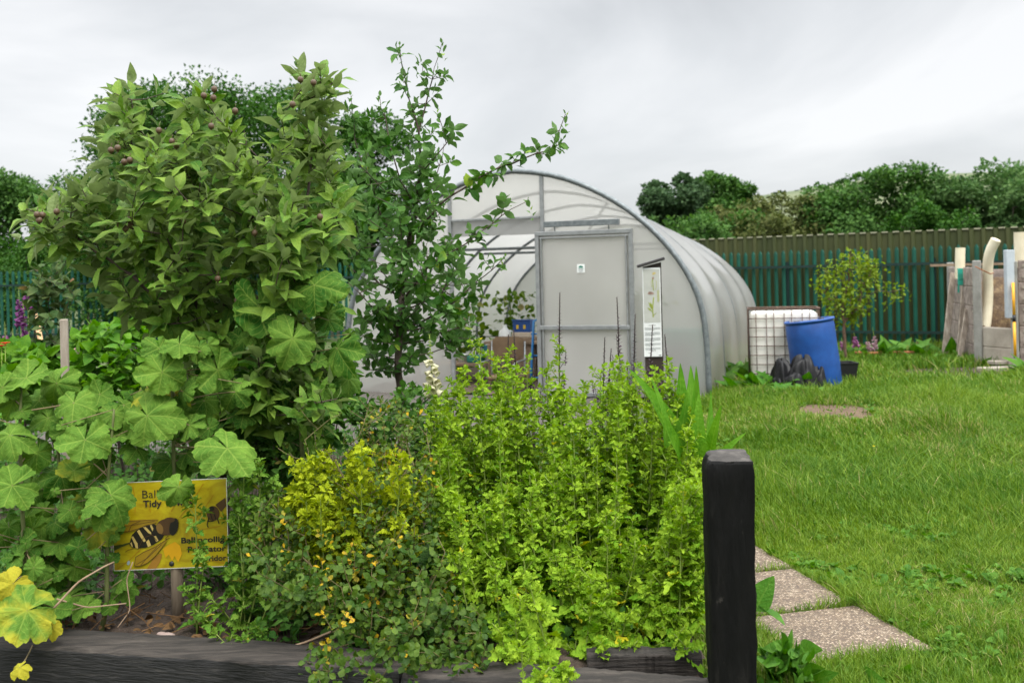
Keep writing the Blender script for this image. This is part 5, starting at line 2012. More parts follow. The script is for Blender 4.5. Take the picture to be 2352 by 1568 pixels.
# leaves scattered down the twigs
sel = [(P[l[i]], unit(P[l[i]] - P[l[i - 1]])) for l in ch for i in range(1, len(l)) if R[l[i]] < .0075 and rng.uniform() < .95]
q = np.array([a for a, b in sel]); qd = np.array([b for a, b in sel])
D = qd * .5 + unit(rng.normal(0, 1, q.shape)) * .9 + V3(0, 0, .1)
mb.inst(T_APPLE, q, D, rng.normal(0, .5, q.shape) + V3(0, -.2, 1), rng.uniform(.08, .135, len(q)), np.clip(rng.normal(.38, .22, len(q)), 0, 1))
mb.build('crown', M_apple, ap)
M_fruit = pm('young apple skin', [(.3, (.075, .05, .025)), (.55, (.098, .056, .032)), (.75, (.11, .105, .04))], 35, .5, .15, spec=.35)
fr = [(270, 340), (255, 345), (285, 372), (298, 368), (405, 335), (468, 220), (490, 225), (492, 205), (690, 183), (720, 190), (672, 240), (275, 517), (288, 525), (300, 517), (296, 505), (85, 493), (97, 494), (130, 486), (90, 506),
      (423, 508), (585, 535), (485, 290), (395, 325), (640, 540), (500, 640), (545, 690), (365, 300), (510, 880), (500, 890), (523, 862), (735, 498), (540, 255)]
for k, (x, y) in enumerate(fr):
    c = at(x, y, AD - .42 + rng.uniform(-.05, .05))
    R_ = .0155 * rng.uniform(.8, 1.1)
    if k == 0:
        mb = MB()
        t = np.linspace(0, pi, 9)
        mb.lathe([(max(.0005, sin(a) * R_), -cos(a) * R_ * 1.08 + (.003 if a < .3 else 0)) for a in t], 14, None, c)
        mb.lathe([(.001, -R_ * 1.3), (.006, -R_ * 1.28), (.003, -R_ * .95)], 6, None, c)
        mb.tube([c + V3(0, 0, R_), c + V3(.004, 0, R_ + .018)], .0016, 5)
        a0 = mb.build('apple', M_fruit, ap)
        c0 = c
    else:
        o = a0.copy(); COL.objects.link(o); o.parent = ap
        o.location = Vector(c - c0)
# rotate about own centre would swing about the tree, so copies keep upright

# ================= plum tree ===================================================
M_pbark = pm('plum bark', [(.3, (.045, .032, .025)), (.7, (.12, .09, .07))], 22, .85, .5)
M_plum = leafm('plum leaves', (.028, .095, .014), (.10, .205, .032), back=(.12, .22, .07), old=(.20, .30, .03), oldf=.05, vein=.18, trans=.25, rough=.42)
PD = 6.4
A = lambda x, y, o=0.: at(x, y, PD + o)
b0 = V3(A(917, 900)[0], PD, .1)
limbs = [[b0, A(915, 860), A(918, 760), A(922, 690), A(935, 600, .1), A(955, 480, .1), A(965, 380), A(962, 300), A(985, 210), A(1015, 100)],
         [A(962, 300), A(940, 230), A(925, 160), A(918, 105)],
         [A(945, 540), A(985, 500, -.2), A(1035, 450, -.3), A(1100, 408, -.3), A(1200, 365, -.3), A(1265, 345, -.3), A(1285, 300, -.3), A(1299, 262, -.3)],
         [A(925, 680), A(985, 610, -.3), A(1070, 560, -.4), A(1130, 515, -.4), A(1175, 480, -.4), A(1212, 462, -.4)],
         [A(930, 760), A(1010, 720, .2), A(1070, 670, .2), A(1130, 620, .2), A(1160, 590, .2)],
         [A(935, 610), A(890, 520, .3), A(850, 420, .3), A(815, 320, .3), A(806, 220, .3)],
         [A(950, 480), A(915, 400, -.2), A(890, 300, -.2), A(872, 222, -.2)],
         [A(920, 700), A(860, 640, .2), A(800, 560, .2), A(770, 470, .2)],
         [A(965, 400), A(1000, 360, -.3), A(1025, 330, -.3), A(1005, 260, -.3)],
         [A(918, 770), A(850, 700, -.2), A(800, 650, -.2)],
         [A(918, 800), A(990, 780, .3), A(1060, 760, .3)],
         [A(916, 830), A(860, 810, .2), A(790, 800, .2)],
         [A(955, 480), A(1000, 430, .3), A(1020, 330, .4)]]
pt = []
for li, ln in enumerate(limbs):
    ln = [np.asarray(q) for q in ln]
    for a, b in zip(ln[1 if li == 0 else 0:-1], ln[2 if li == 0 else 1:]):
        if a[2] < 1.25 and li == 0:
            continue
        m = max(1, int(np.linalg.norm(b - a) / .055))
        for k in range(m):
            pt.append(a + (b - a) * k / m + rng.normal(0, .045 if li not in (2, 3) else .03, 3) + V3(0, 0, .01))
PLO = [(770, 480), (790, 380), (850, 330), (890, 380), (960, 330), (1020, 400), (1030, 470), (1040, 560), (1080, 600), (1090, 700), (1100, 780), (1020, 800), (960, 740), (880, 740), (830, 700), (800, 620)]
pt = np.concatenate([np.array(pt), fill_outline(PLO, 150, PD, .55, 90), fill_outline([(800, 760), (850, 700), (1000, 720), (1090, 770), (1040, 830), (960, 850), (830, 850)], 50, PD, .35, 60)])
P, R, ch, td = grow(limbs, pt, seg=.07, r_tip=.0022, power=2.3, wob=.012, lift=.1)
pl = thing('plum_tree', b0, 'slender plum tree with long leafy branches reaching over the polytunnel front', 'plum tree')
mb = MB(); wood(mb, P, R, ch); mb.build('trunk', M_pbark, pl)
mb = MB()
k_ = 6
p_, d_, n_, s_ = rosette(pt, unit(td + rng.normal(0, .5, td.shape) + V3(0, 0, .15)), k_, .5, 1.6, .085, .008)
mb.inst(T_PLUM, p_, d_, n_, s_, np.clip(rng.normal(.42, .24, len(p_)), 0, .999), W=rng.uniform(.8, 1.2, len(p_)))
tipi = np.array([A(*q) for q in ((1015, 100), (918, 105), (1299, 262, -.3), (806, 220, .3), (872, 222, -.2), (1212, 462, -.4), (1160, 590, .2), (1005, 260, -.3))])
p_, d_, n_, s_ = rosette(tipi, np.tile(V3(0, 0, 1), (len(tipi), 1)) + rng.normal(0, .2, (len(tipi), 3)), 7, .2, .9, .05, .02)
mb.inst(T_PLUM, p_, d_, n_, s_, rng.uniform(.9, 1, len(p_)))
mb.build('crown', M_plum, pl)

# ================= hollyhocks ==================================================
M_mal = leafm('hollyhock leaves', (.024, .086, .009), (.132, .238, .032), old=(.33, .30, .025), oldf=.045, vein=.42, mode='palm', trans=.2, rough=.62, spec=.25, spot=(.30, .32, .03))
M_mstem = pm('hollyhock stem', [(.3, (.065, .09, .022)), (.7, (.14, .15, .05))], 12, .7)
M_mpet = pm('hollyhock stalk', [(.3, (.12, .10, .045)), (.7, (.24, .17, .09))], 12, .7)
HH = [  # label, stems [(points), ...], leaves (px, py, radius px, metres off, tone)
    ('tall hollyhock growing up through the apple tree', [[(690, 960, 4.85), (690, 820, 4.85), (692, 700, 4.85), (690, 590, 4.85)]],
     [(595, 705, 82, 4.72, .22), (722, 655, 66, 4.7, .35), (690, 618, 46, 4.75, .5), (672, 778, 64, 4.62, .75), (775, 800, 58, 4.75, .4), (610, 905, 50, 4.75, .25), (755, 720, 42, 4.85, .2), (660, 860, 55, 4.85, .15), (560, 780, 50, 4.9, .1), (730, 870, 48, 4.8, .3), (800, 870, 40, 4.8, .35)]),
    ('hollyhock with pale green leaves above the yellow sign', [[(400, 1120, 4.5), (398, 1000, 4.5), (395, 880, 4.5), (405, 790, 4.5)]],
     [(372, 855, 62, 4.35, .8), (412, 790, 44, 4.4, .75), (365, 800, 40, 4.5, .6), (455, 800, 38, 4.5, .55), (500, 850, 60, 4.5, .6), (335, 905, 42, 4.5, .97), (338, 955, 78, 4.3, .86), (400, 905, 45, 4.52, .96), (522, 1030, 74, 4.2, .93), (395, 1060, 48, 4.5, .3), (410, 1118, 46, 4.22, .90), (470, 1000, 50, 4.6, .35), (540, 900, 44, 4.6, .4), (560, 950, 40, 4.7, .2), (470, 920, 46, 4.6, .4)]),
    ('hollyhock whose flat round leaf hangs before the sign corner', [[(245, 1390, 4.3), (246, 1250, 4.3), (248, 1100, 4.32), (262, 940, 4.35)]],
     [(254, 1137, 64, 4.15, .7), (195, 1010, 58, 4.2, .8), (275, 1000, 45, 4.35, .6), (225, 1210, 50, 4.3, .965), (190, 1170, 42, 4.35, .97), (215, 1065, 48, 4.4, .45), (252, 1395, 20, 4.28, .6), (265, 1165, 30, 4.4, .955), (300, 985, 40, 4.4, .6), (285, 930, 42, 4.45, .5), (260, 1280, 18, 4.3, .4)]),
    ('hollyhock filling the left edge with broad fresh leaves', [[(160, 1330, 4.35), (145, 1180, 4.4), (130, 1000, 4.45), (110, 860, 4.5)], [(60, 1330, 4.2), (50, 1150, 4.25), (45, 980, 4.3), (50, 870, 4.35)]],
     [(60, 868, 60, 4.35, .8), (130, 880, 50, 4.4, .75), (170, 925, 52, 4.3, .85), (30, 920, 48, 4.35, .75), (110, 960, 40, 4.4, .6), (22, 1000, 58, 4.2, .8), (28, 1115, 70, 4.1, .72), (85, 1040, 45, 4.35, .5), (90, 920, 44, 4.45, .55), (140, 1090, 46, 4.4, .35), (75, 1215, 38, 4.3, .4), (130, 1225, 34, 4.35, .45), (20, 1210, 30, 4.2, .5), (160, 985, 42, 4.35, .55), (200, 945, 45, 4.45, .7), (230, 905, 40, 4.5, .6), (5, 890, 40, 4.3, .7), (60, 1265, 30, 4.3, .4), (105, 1130, 40, 4.45, .4), (170, 1080, 36, 4.3, .96)]),
    ('low hollyhock leaf spray with yellow edges over the sleeper', [[(75, 1440, 4.15), (62, 1330, 4.2), (50, 1220, 4.2)]],
     [(62, 1402, 80, 3.86, .957), (30, 1340, 48, 3.95, .985), (45, 1533, 28, 3.70, .995), (120, 1440, 26, 3.95, .99), (8, 1400, 40, 4.0, .8)]),
]
for label, stems, lv in HH:
    root = thing('hollyhock', V3(at(*stems[0][0])[0], stems[0][0][2], .15), label, 'hollyhock', 'hollyhocks at the left of the bed')
    sm = MB()
    nodes = []
    for st_ in stems:
        pts = [at(*q) for q in st_]
        g0 = pts[0].copy(); g0[2] = .12
        pts = [g0 + V3(rng.normal(0, .03), .02, 0)] + pts
        pts = np.array(pts)
        t = np.linspace(0, len(pts) - 1, 30)
        pp = np.stack([np.interp(t, np.arange(len(pts)), pts[:, i]) for i in range(3)], 1)
        pp[1:-1] = (pp[:-2] + pp[1:-1] * 2 + pp[2:]) / 4
        sm.tube(pp, np.linspace(.0125, .005, 30), 8)
        nodes.append(pp)
    nodes = np.concatenate(nodes)
    fo, pe = MB(), sm
    Pp, Dd, Nn, Ss, Rr = [], [], [], [], []
    for (x, y, r, d, tone) in lv:
        c = at(x, y, d)
        nn = unit(-ray(x, y) * 1.0 + V3(rng.normal(0, .45), 0, .65 + rng.normal(0, .4)))
        an = -pi / 2 + rng.normal(0, .8)
        dd = V3(cos(an), -.2, sin(an))
        dd = unit(dd - nn * np.dot(dd, nn))
        Pp.append(c); Dd.append(dd); Nn.append(nn); Ss.append(r * d / F * .96 * rng.uniform(.88, 1.08)); Rr.append(tone)
        cost = np.linalg.norm(nodes - c, axis=1) + 1.0 * np.maximum(0, nodes[:, 2] - c[2] + .03)
        s = nodes[int(np.argmin(cost))]
        mid = (c * .6 + s * .4) + V3(0, 0, .03) - nn * .05
        tt_ = np.linspace(0, 1, 8)[:, None]
        pe.tube((1 - tt_) ** 2 * s + 2 * tt_ * (1 - tt_) * mid + tt_ ** 2 * c, np.linspace(.0036, .0024, 8), 6, mat=1)
    # little leaves up the stem
    k = rng.integers(3, len(nodes), 44)
    for i in k:
        c = nodes[i] + rng.normal(0, .085, 3) * V3(1.3, 1, .6)
        if c[2] < .28:
            continue
        qx = CX + F * (c[0] * CR - (c[2] - CAMZ) * SR) / c[1]
        qy = HY - F * (c[0] * SR + (c[2] - CAMZ) * CR) / c[1]
        if 265 < qx < 560 and 1070 < qy < 1330 and c[1] < 4.5:
            continue
        nn = unit(V3(rng.normal(0, .4), -1, .9 + rng.normal(0, .4)))
        dd = V3(rng.normal(0, 1), -.3, -.6)
        dd = unit(dd - nn * np.dot(dd, nn))
        Pp.append(c); Dd.append(dd); Nn.append(nn); Ss.append(rng.uniform(.02, .075)); Rr.append(np.clip(rng.normal(.45, .2), 0, .94))
        pe.tube([nodes[i], c], .002, 5, mat=1)
    fo.inst(T_MALLOW, np.array(Pp), np.array(Dd), np.array(Nn), np.array(Ss), np.array(Rr))
    fo.build('foliage', M_mal, root)
    sm.build('stem', [M_mstem, M_mpet], root)

# ================= feverfew ====================================================
M_fstem = pm('feverfew stem', [(.3, (.15, .22, .03)), (.7, (.26, .33, .07))], 12, .7)
M_fev = leafm('feverfew leaves', (.10, .235, .010), (.315, .455, .034), old=(.50, .46, .02), oldf=.03, vein=.18, trans=.32, rough=.55, spec=.3, lat=8)
M_gold = leafm('golden feverfew leaves', (.19, .29, .010), (.43, .48, .020), vein=.15, trans=.35, rough=.55, spec=.3, lat=8)
M_fdull = leafm('green feverfew leaves', (.06, .17, .018), (.20, .33, .045), old=(.40, .38, .05), oldf=.03, vein=.18, trans=.3, rough=.55, spec=.3, lat=8)


def feverfew(tops, basef, label, mat, big=.093, small=.026, node=.031, bare=.10, stem_r=.0042, group=None):
    tops = [np.asarray(t, float) for t in tops]
    c0 = np.mean([basef(t) for t in tops], 0)
    root = thing('feverfew', c0, label, 'feverfew', group)
    sm, fo = MB(), MB()
    Pp, Dd, Nn, Ss, Rr = [], [], [], [], []
    tipsP, tipsA = [], []
    for t in tops:
        b = basef(t)
        mid = (b + t) / 2 + V3((t[0] - b[0]) * .35, (t[1] - b[1]) * .35, .03) + rng.normal(0, .015, 3)
        L_ = np.linalg.norm(t - b)
        n = max(5, int(L_ / node))
        u = np.linspace(0, 1, n)[:, None]
        pp = (1 - u) ** 2 * b + 2 * u * (1 - u) * mid + u * u * t
        sm.tube(pp, np.linspace(stem_r, stem_r * .45, n), 5)
        tone = rng.normal(.48, .24)
        T = unit(np.gradient(pp, axis=0))
        for i in range(max(1, int(n * bare)), n):
            f = i / n
            for q in range(2):
                an = 2.4 * i + 3.1 * q + rng.normal(0, .4)
                rad = unit(V3(cos(an), sin(an), 0))
                d = unit(rad + T[i] * (.25 + .7 * f) + V3(0, 0, .05) + rng.normal(0, .18, 3))
                Pp.append(pp[i] + rad * .006); Dd.append(d)
                Nn.append(T[i] * 1.0 - rad * .3 + rng.normal(0, .3, 3))
                Ss.append((big + (small - big) * f ** 1.3) * rng.uniform(.65, 1.25) * (.8 if q else 1))
                Rr.append(tone + rng.normal(0, .15) + .15 * (f - .5))
            if f > .45 and rng.uniform() < .75:       # side shoot
                an = 2.4 * i + rng.normal(0, .5)
                a = unit(V3(cos(an), sin(an), 1.2))
                e = pp[i] + a * rng.uniform(.03, .075)
                tipsP.append(e); tipsA.append(a)
                sm.tube([pp[i], e], stem_r * .4, 4)
        tipsP.append(t); tipsA.append(V3(0, 0, 1))
    fo.inst(T_FEVER, np.array(Pp), np.array(Dd), np.array(Nn), np.array(Ss), np.where(np.arange(len(Rr)) % 61 == 7, .985, np.clip(np.array(Rr), 0, .962)))
    tp2, ta2 = np.array(tipsP), np.array(tipsA)
    p_, d_, n_, s_ = rosette(tp2, ta2, 7, .15, 1.1, small * 1.05, .005)
    fo.inst(T_FEVER, p_, d_, n_, s_, np.clip(rng.normal(.72, .15, len(p_)), 0, .96))
    old = rng.uniform(0, 1, len(Pp)) < .02
    fo.build('foliage', mat, root)
    sm.build('stem', M_fstem, root)
    return root


def fbase(cx, cd, k=.45, z=.14):
    def f(t):
        return V3(cx + (t[0] - cx) * k + rng.normal(0, .03), cd + (t[1] - cd) * k + rng.normal(0, .04), z)
    return f


up = [(1100, 782, 5.0), (1060, 850, 5.0), (1135, 830, 5.1), (1165, 815, 5.0), (1210, 845, 4.95), (1282, 798, 4.95), (1255, 850, 5.0), (1180, 870, 4.9), (1040, 880, 4.9), (1000, 915, 4.8), (1300, 900, 4.9), (1340, 880, 4.95),
      (1325, 920, 4.8), (1400, 885, 5.0), (1432, 880, 5.0), (1480, 880, 4.95), (1462, 900, 4.85), (1380, 905, 5.1), (1545, 905, 4.9), (1580, 990, 4.5), (1598, 950, 4.7), (1535, 960, 4.7), (1225, 900, 4.8), (1110, 880, 4.85), (1500, 930, 4.8),
      (1075, 930, 4.7), (1150, 930, 4.7), (1265, 930, 4.75), (1370, 950, 4.75), (1430, 940, 4.8), (985, 960, 4.75), (1030, 970, 4.65)]
tops = [at(*q) for q in up]
FEV = [(985, 1000), (1060, 930), (1180, 900), (1300, 930), (1420, 920), (1540, 960), (1612, 1030), (1615, 1470), (1560, 1490), (1440, 1540), (1330, 1560), (1220, 1550), (1150, 1500), (1060, 1340), (1020, 1200), (990, 1100)]
k = 0
for q_ in range(26):
    tops.append(at(rng.uniform(1000, 1560), rng.uniform(835, 950), 4.9 + rng.normal(0, .1)))
for q_ in range(20):
    tops.append(at(rng.uniform(1570, 1618), rng.uniform(1080, 1460), 3.95 + rng.uniform(0, .3)))
while k < 150:
    x, y = (rng.uniform(985, 1615) if k < 120 else rng.uniform(1520, 1615)), rng.uniform(930, 1540)
    if in_poly(FEV, np.array([x]), np.array([y]))[0]:
        d = 4.98 - (y - 800) / 750 * 1.36 + rng.normal(0, .10)
        if d < 3.95 and x > 1460:
            d += .12
        tops.append(at(x, y, d)); k += 1
feverfew(tops, fbase(at(1310, 1300, 4.35)[0], 4.38, .82), 'broad bright green feverfew clump between the yellow-leaved rose and the black post', M_fev)
gt = []
while len(gt) < 62:
    x, y = rng.uniform(620, 985), rng.uniform(1030, 1290)
    if in_poly([(620, 1160), (680, 1080), (760, 1030), (880, 1030), (985, 1070), (975, 1200), (880, 1260), (700, 1290), (630, 1240)], np.array([x]), np.array([y]))[0]:
        gt.append(at(x, y, 4.45 - (y - 1100) / 700 * .5 + rng.normal(0, .12)))
feverfew(gt, fbase(at(800, 1200, 4.45)[0], 4.48, .5), 'golden yellow feverfew clump glowing behind the rose left of centre', M_gold, big=.07, small=.035)
feverfew([at(448, 1150, 4.24), at(470, 1290, 4.2), at(440, 1370, 4.2)], fbase(at(455, 1400, 4.24)[0], 4.24, .4), 'single feverfew stem standing in front of the yellow sign', M_fdull, big=.06, small=.03, node=.036)
st_ = [at(560, 1080, 4.35), at(600, 1075, 4.4), at(545, 1150, 4.3), at(585, 1170, 4.32), at(620, 1120, 4.4), at(560, 1240, 4.28), at(530, 1320, 4.22), at(600, 1290, 4.28), at(500, 1390, 4.2), at(560, 1380, 4.2), at(470, 1420, 4.15), at(620, 1350, 4.2), at(540, 1200, 4.4)]
feverfew(st_, fbase(at(550, 1400, 4.3)[0], 4.3, .5), 'green feverfew bush at the right edge of the yellow sign', M_fdull, big=.062, small=.03)
feverfew([at(560, 1468, 3.98), at(600, 1450, 4.0), at(520, 1480, 3.98)], fbase(at(600, 1440, 4.05)[0], 4.08, .6), 'small feverfew seedling sprawling on the soil behind the sleeper', M_fdull, big=.05, small=.03)
feverfew([at(1240, 1560, 3.42), at(1290, 1545, 3.45), at(1200, 1480, 3.5)], fbase(at(1270, 1500, 3.75)[0], 3.8, .7), 'feverfew sprig spilling over the sleeper below the big clump', M_fev, big=.06, small=.03)

# ================= rose with yellow spotted leaves ================================
M_rose = leafm('rose leaves', (.024, .066, .007), (.115, .180, .018), old=(.44, .29, .012), oldf=.085, vein=.04, trans=.22, rough=.36, spec=.5, spot=(.12, .03, .01))
M_rstem = pm('rose stems', [(.3, (.07, .06, .02)), (.7, (.16, .13, .05))], 14, .7)
RSO = [(570, 1180), (620, 1130), (680, 1190), (760, 1230), (840, 1100), (830, 960), (870, 900), (930, 920), (1000, 960), (1010, 1100), (1020, 1250), (1060, 1360), (1130, 1440), (1140, 1530), (1060, 1568), (900, 1560), (760, 1600), (690, 1560),
       (700, 1480), (770, 1440), (700, 1400), (640, 1400), (590, 1340), (560, 1260)]
rt = []
while len(rt) < 760:
    x, y = rng.uniform(560, 1140), rng.uniform(900, 1600)
    if in_poly(RSO, np.array([x]), np.array([y]))[0]:
        rt.append(at(x, y, 4.72 - (y - 900) / 660 * 1.02 + rng.normal(0, .13)))
for (x, y, d) in ((690, 940, 4.5), (730, 985, 4.5), (700, 1010, 4.45), (800, 940, 4.6), (850, 930, 4.6), (760, 960, 4.5), (640, 1140, 4.3), (655, 1040, 4.45), (745, 1030, 4.4), (830, 985, 4.5)):
    rt.append(at(x, y, d))
for q_ in range(46):
    x = rng.uniform(630, 990)
    y = 900 + abs(820 - x) * .7 + rng.uniform(0, 190)
    rt.append(at(x, y, 4.45 + rng.normal(0, .12)))
rt = np.array(rt)
rb = V3(at(860, 1350, 4.35)[0], 4.3, .14)
tr = [[rb, rb + V3(-.02, 0, .25), at(840, 1180, 4.35), at(770, 1060, 4.42)], [rb, rb + V3(-.2, -.1, .2), at(700, 1230, 4.2)], [rb, rb + V3(.1, .05, .35), at(920, 1050, 4.6)], [rb, rb + V3(.05, -.2, .12), at(920, 1450, 3.95)], [rb, rb + V3(.25, -.1, .1), at(1050, 1450, 3.95)]]
P, R, ch, td = grow(tr, rt, seg=.05, r_tip=.0016, power=2.3, wob=.012, lift=.1)
rs = thing('rose_bush', rb, 'sprawling rose bush with yellow and orange spotted leaves among dark glossy ones', 'rose bush')
mb = MB(); wood(mb, P, R, ch); mb.build('stem', M_rstem, rs)
mb = MB()
full = rt[:760]
A_ = unit(td[:760] + rng.normal(0, .4, full.shape) + V3(0, -.3, .3))
p_, d_, n_, s_ = rosette(full, A_, 7, .5, 1.5, .034, .012)
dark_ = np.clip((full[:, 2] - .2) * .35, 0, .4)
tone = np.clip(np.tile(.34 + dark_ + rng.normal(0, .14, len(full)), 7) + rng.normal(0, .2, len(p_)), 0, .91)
yl = np.tile(rng.uniform(0, 1, len(full)) < .055, 7) | (rng.uniform(0, 1, len(p_)) < .03)
tone[yl] = rng.uniform(.92, 1, yl.sum())
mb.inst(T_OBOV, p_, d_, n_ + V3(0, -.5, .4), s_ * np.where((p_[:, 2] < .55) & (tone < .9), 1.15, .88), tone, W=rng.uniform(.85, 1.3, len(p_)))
p_, d_, n_, s_ = rosette(rt[760:], unit(td[760:] + V3(0, 0, .5)), 5, .2, .9, .020, .012)
mb.inst(T_OBOV, p_, d_, n_, s_, rng.uniform(.5, .9, len(p_)))
mb.build('foliage', M_rose, rs)

# ================= teasel, docks, foxgloves, spires ================================
M_tea = leafm('teasel leaves', (.055, .175, .010), (.13, .285, .022), vein=.28, trans=.35, rough=.5, lat=26, spec=.3)


def lances(label, name, cat, lst, mat, wf=1.0, group=None, facing=.8, temps=None):
    b0 = np.mean([at(*q[0]) for q in lst], 0)
    b0[2] = .1 if b0[1] < 8.5 else 0
    root = None
    mb = MB()
    Pp, Dd, Nn, Ss, Ww = [], [], [], [], []
    for (x0, y0, d0_), (x1, y1, d1_), w in lst:
        a, b = at(x0, y0, d0_), at(x1, y1, d1_)
        Pp.append(a); Dd.append(b - a); Ss.append(np.linalg.norm(b - a)); Ww.append(w * wf)
        Nn.append(V3(rng.normal(0, .35), -facing, .6) + rng.normal(0, .15, 3))
    mb.inst(temps or T_LANCE, np.array(Pp), np.array(Dd), np.array(Nn), np.array(Ss), rng.uniform(.3, .8, len(Pp)), W=np.array(Ww))
    return tag(mb.build(name, mat, None, b0), label, cat, group)


lances('teasel rosette of upright pointed toothed leaves beside the black post', 'teasel', 'teasel',
       [((1545, 1010, 4.72), (1471, 833, 4.67), 0.92), ((1530, 1030, 4.62), (1531, 868, 4.57), 0.82), ((1565, 1040, 4.82), (1564, 832, 4.82), 0.97), ((1580, 1050, 4.87), (1600, 832, 4.92), 0.82), ((1590, 1050, 4.72), (1612, 845, 4.62), 0.62),
        ((1605, 1060, 4.62), (1598, 912, 4.52), 1.02), ((1560, 1060, 4.52), (1520, 940, 4.32), 1.12), ((1625, 1070, 4.72), (1650, 930, 4.62), 0.92), ((1630, 1080, 4.72), (1692, 985, 4.62), 0.82), ((1615, 1060, 4.92), (1640, 890, 5.02), 0.62), ((1640, 1090, 4.72), (1690, 1060, 4.42), 0.62),
        ((1560, 1040, 4.72), (1580, 900, 4.72), 1.22)], M_tea, wf=1.0, temps=T_TEA)
M_dock = leafm('dock leaves', (.04, .14, .012), (.11, .24, .03), vein=.25, trans=.3, rough=.45, lat=18)
lances('broad dock leaf pair beside the post over the paving slab', 'dock_plant', 'dock', [((1735, 1402, 3.75), (1772, 1318, 3.75), 2.6), ((1738, 1395, 3.8), (1802, 1420, 3.65), 1.6)], M_dock)
wl = []
for q in range(70):
    x, y = rng.uniform(1748, 1860), rng.uniform(1475, 1585)
    wl.append(((x, y + 14, 3.72 + rng.uniform(-.1, .2)), (x + rng.normal(6, 18), y - abs(rng.normal(12, 14)), 3.72 + rng.uniform(-.1, .2)), rng.uniform(1.0, 1.7)))
lances('low tuft of green weeds at the foot of the black post', 'weed_plant', 'weed', wl, M_dock)
wl = []
for q in range(26):
    x, y = rng.uniform(1880, 2150), rng.uniform(1545, 1590)
    wl.append(((x, y + 10, 3.95), (x + rng.normal(0, 30), y - abs(rng.normal(16, 8)), 3.95 + rng.normal(0, .1)), rng.uniform(.9, 1.4)))
lances('patch of broad weeds along the near edge of the first slab', 'weed_plant', 'weed', wl, M_dock)

M_spire = pm('dark spire seedheads', [(.3, (.035, .018, .028)), (.7, (.085, .045, .065))], 30, .85)
M_spst = pm('dark spire stems', [(.3, (.03, .02, .016)), (.7, (.06, .042, .032))], 15, .8)
SP = [(1286, 672, 935, 'tallest dark purple seed spire standing in front of the sliding door'), (1417, 682, 950, 'tall dark seed spire before the right half of the sliding door'), (1459, 722, 950, 'dense dark seed spire in front of the right door frame'),
      (1499, 745, 940, 'dark seed spire crossing the lower part of the information board'), (1527, 768, 950, 'curved dark seed spire right of the information post'), (1180, 757, 935, 'dark branching seed spire in front of the blue crate'),
      (1389, 775, 960, 'thin dark seed spire left of the tall door spire'), (1404, 800, 960, 'short dark seed spire in the middle of the door group'), (1168, 768, 930, 'thin leaning dark seed spire before the tan chair'), (1230, 822, 940, 'short dark seed spire beside the blue sack truck'), (1440, 830, 950, 'small dark seed spire between the two door spires')]
for x, y0, y1, lab in SP:
    d = 6.2 + rng.uniform(-.15, .15)
    t = at(x, y0, d)
    b = at(x + rng.normal(-6, 10), 1060, d)
    b[2] = .14
    root = thing('seedhead_spire', b, lab, 'seed spire', 'dark seed spires before the tunnel')
    L_ = np.linalg.norm(t - b)
    u = np.linspace(0, 1, 24)[:, None]
    mid = (b + t) / 2 + V3(rng.normal(0, .04), 0, 0)
    pp = (1 - u) ** 2 * b + 2 * u * (1 - u) * mid + u * u * t
    sm = MB()
    sm.tube(pp, np.linspace(.006, .003, 24), 5)
    hd = MB()
    hl = min(.48, L_ * .34)
    heads = [(t, unit(t - mid), hl, .016)]
    for q in range(rng.integers(7, 13)):
        i = rng.integers(6, 17)
        a = rng.uniform(0, 6.28)
        e = pp[i] + V3(cos(a) * .35, sin(a) * .35, 1) * rng.uniform(.10, .26)
        m_ = (pp[i] + e) / 2 + V3(cos(a), sin(a), 0) * .02
        sm.tube([pp[i], m_, e], .0018, 4)
        heads.append((e, unit(e - m_), rng.uniform(.05, .14), .014))
    for (hp, hdx, hl_, r_) in heads:
        k = int(hl_ / .0085)
        i = np.arange(k)
        base = hp[None] - hdx[None] * (i * .0085)[:, None]
        an = i * 2.4
        rad = np.stack([np.cos(an), np.sin(an), np.zeros(k)], 1)
        rr = r_ * np.clip(.35 + i / max(1, k) * 1.0, .3, 1.1)
        hd.inst(T_ROUND, base, rad + V3(0, 0, .7), V3(0, 0, 1) - rad * .6, rr * 1.7, rng.uniform(0, 1, k))
    sm.build('stem', M_spst, root)
    hd.build('seedhead', M_spire, root)


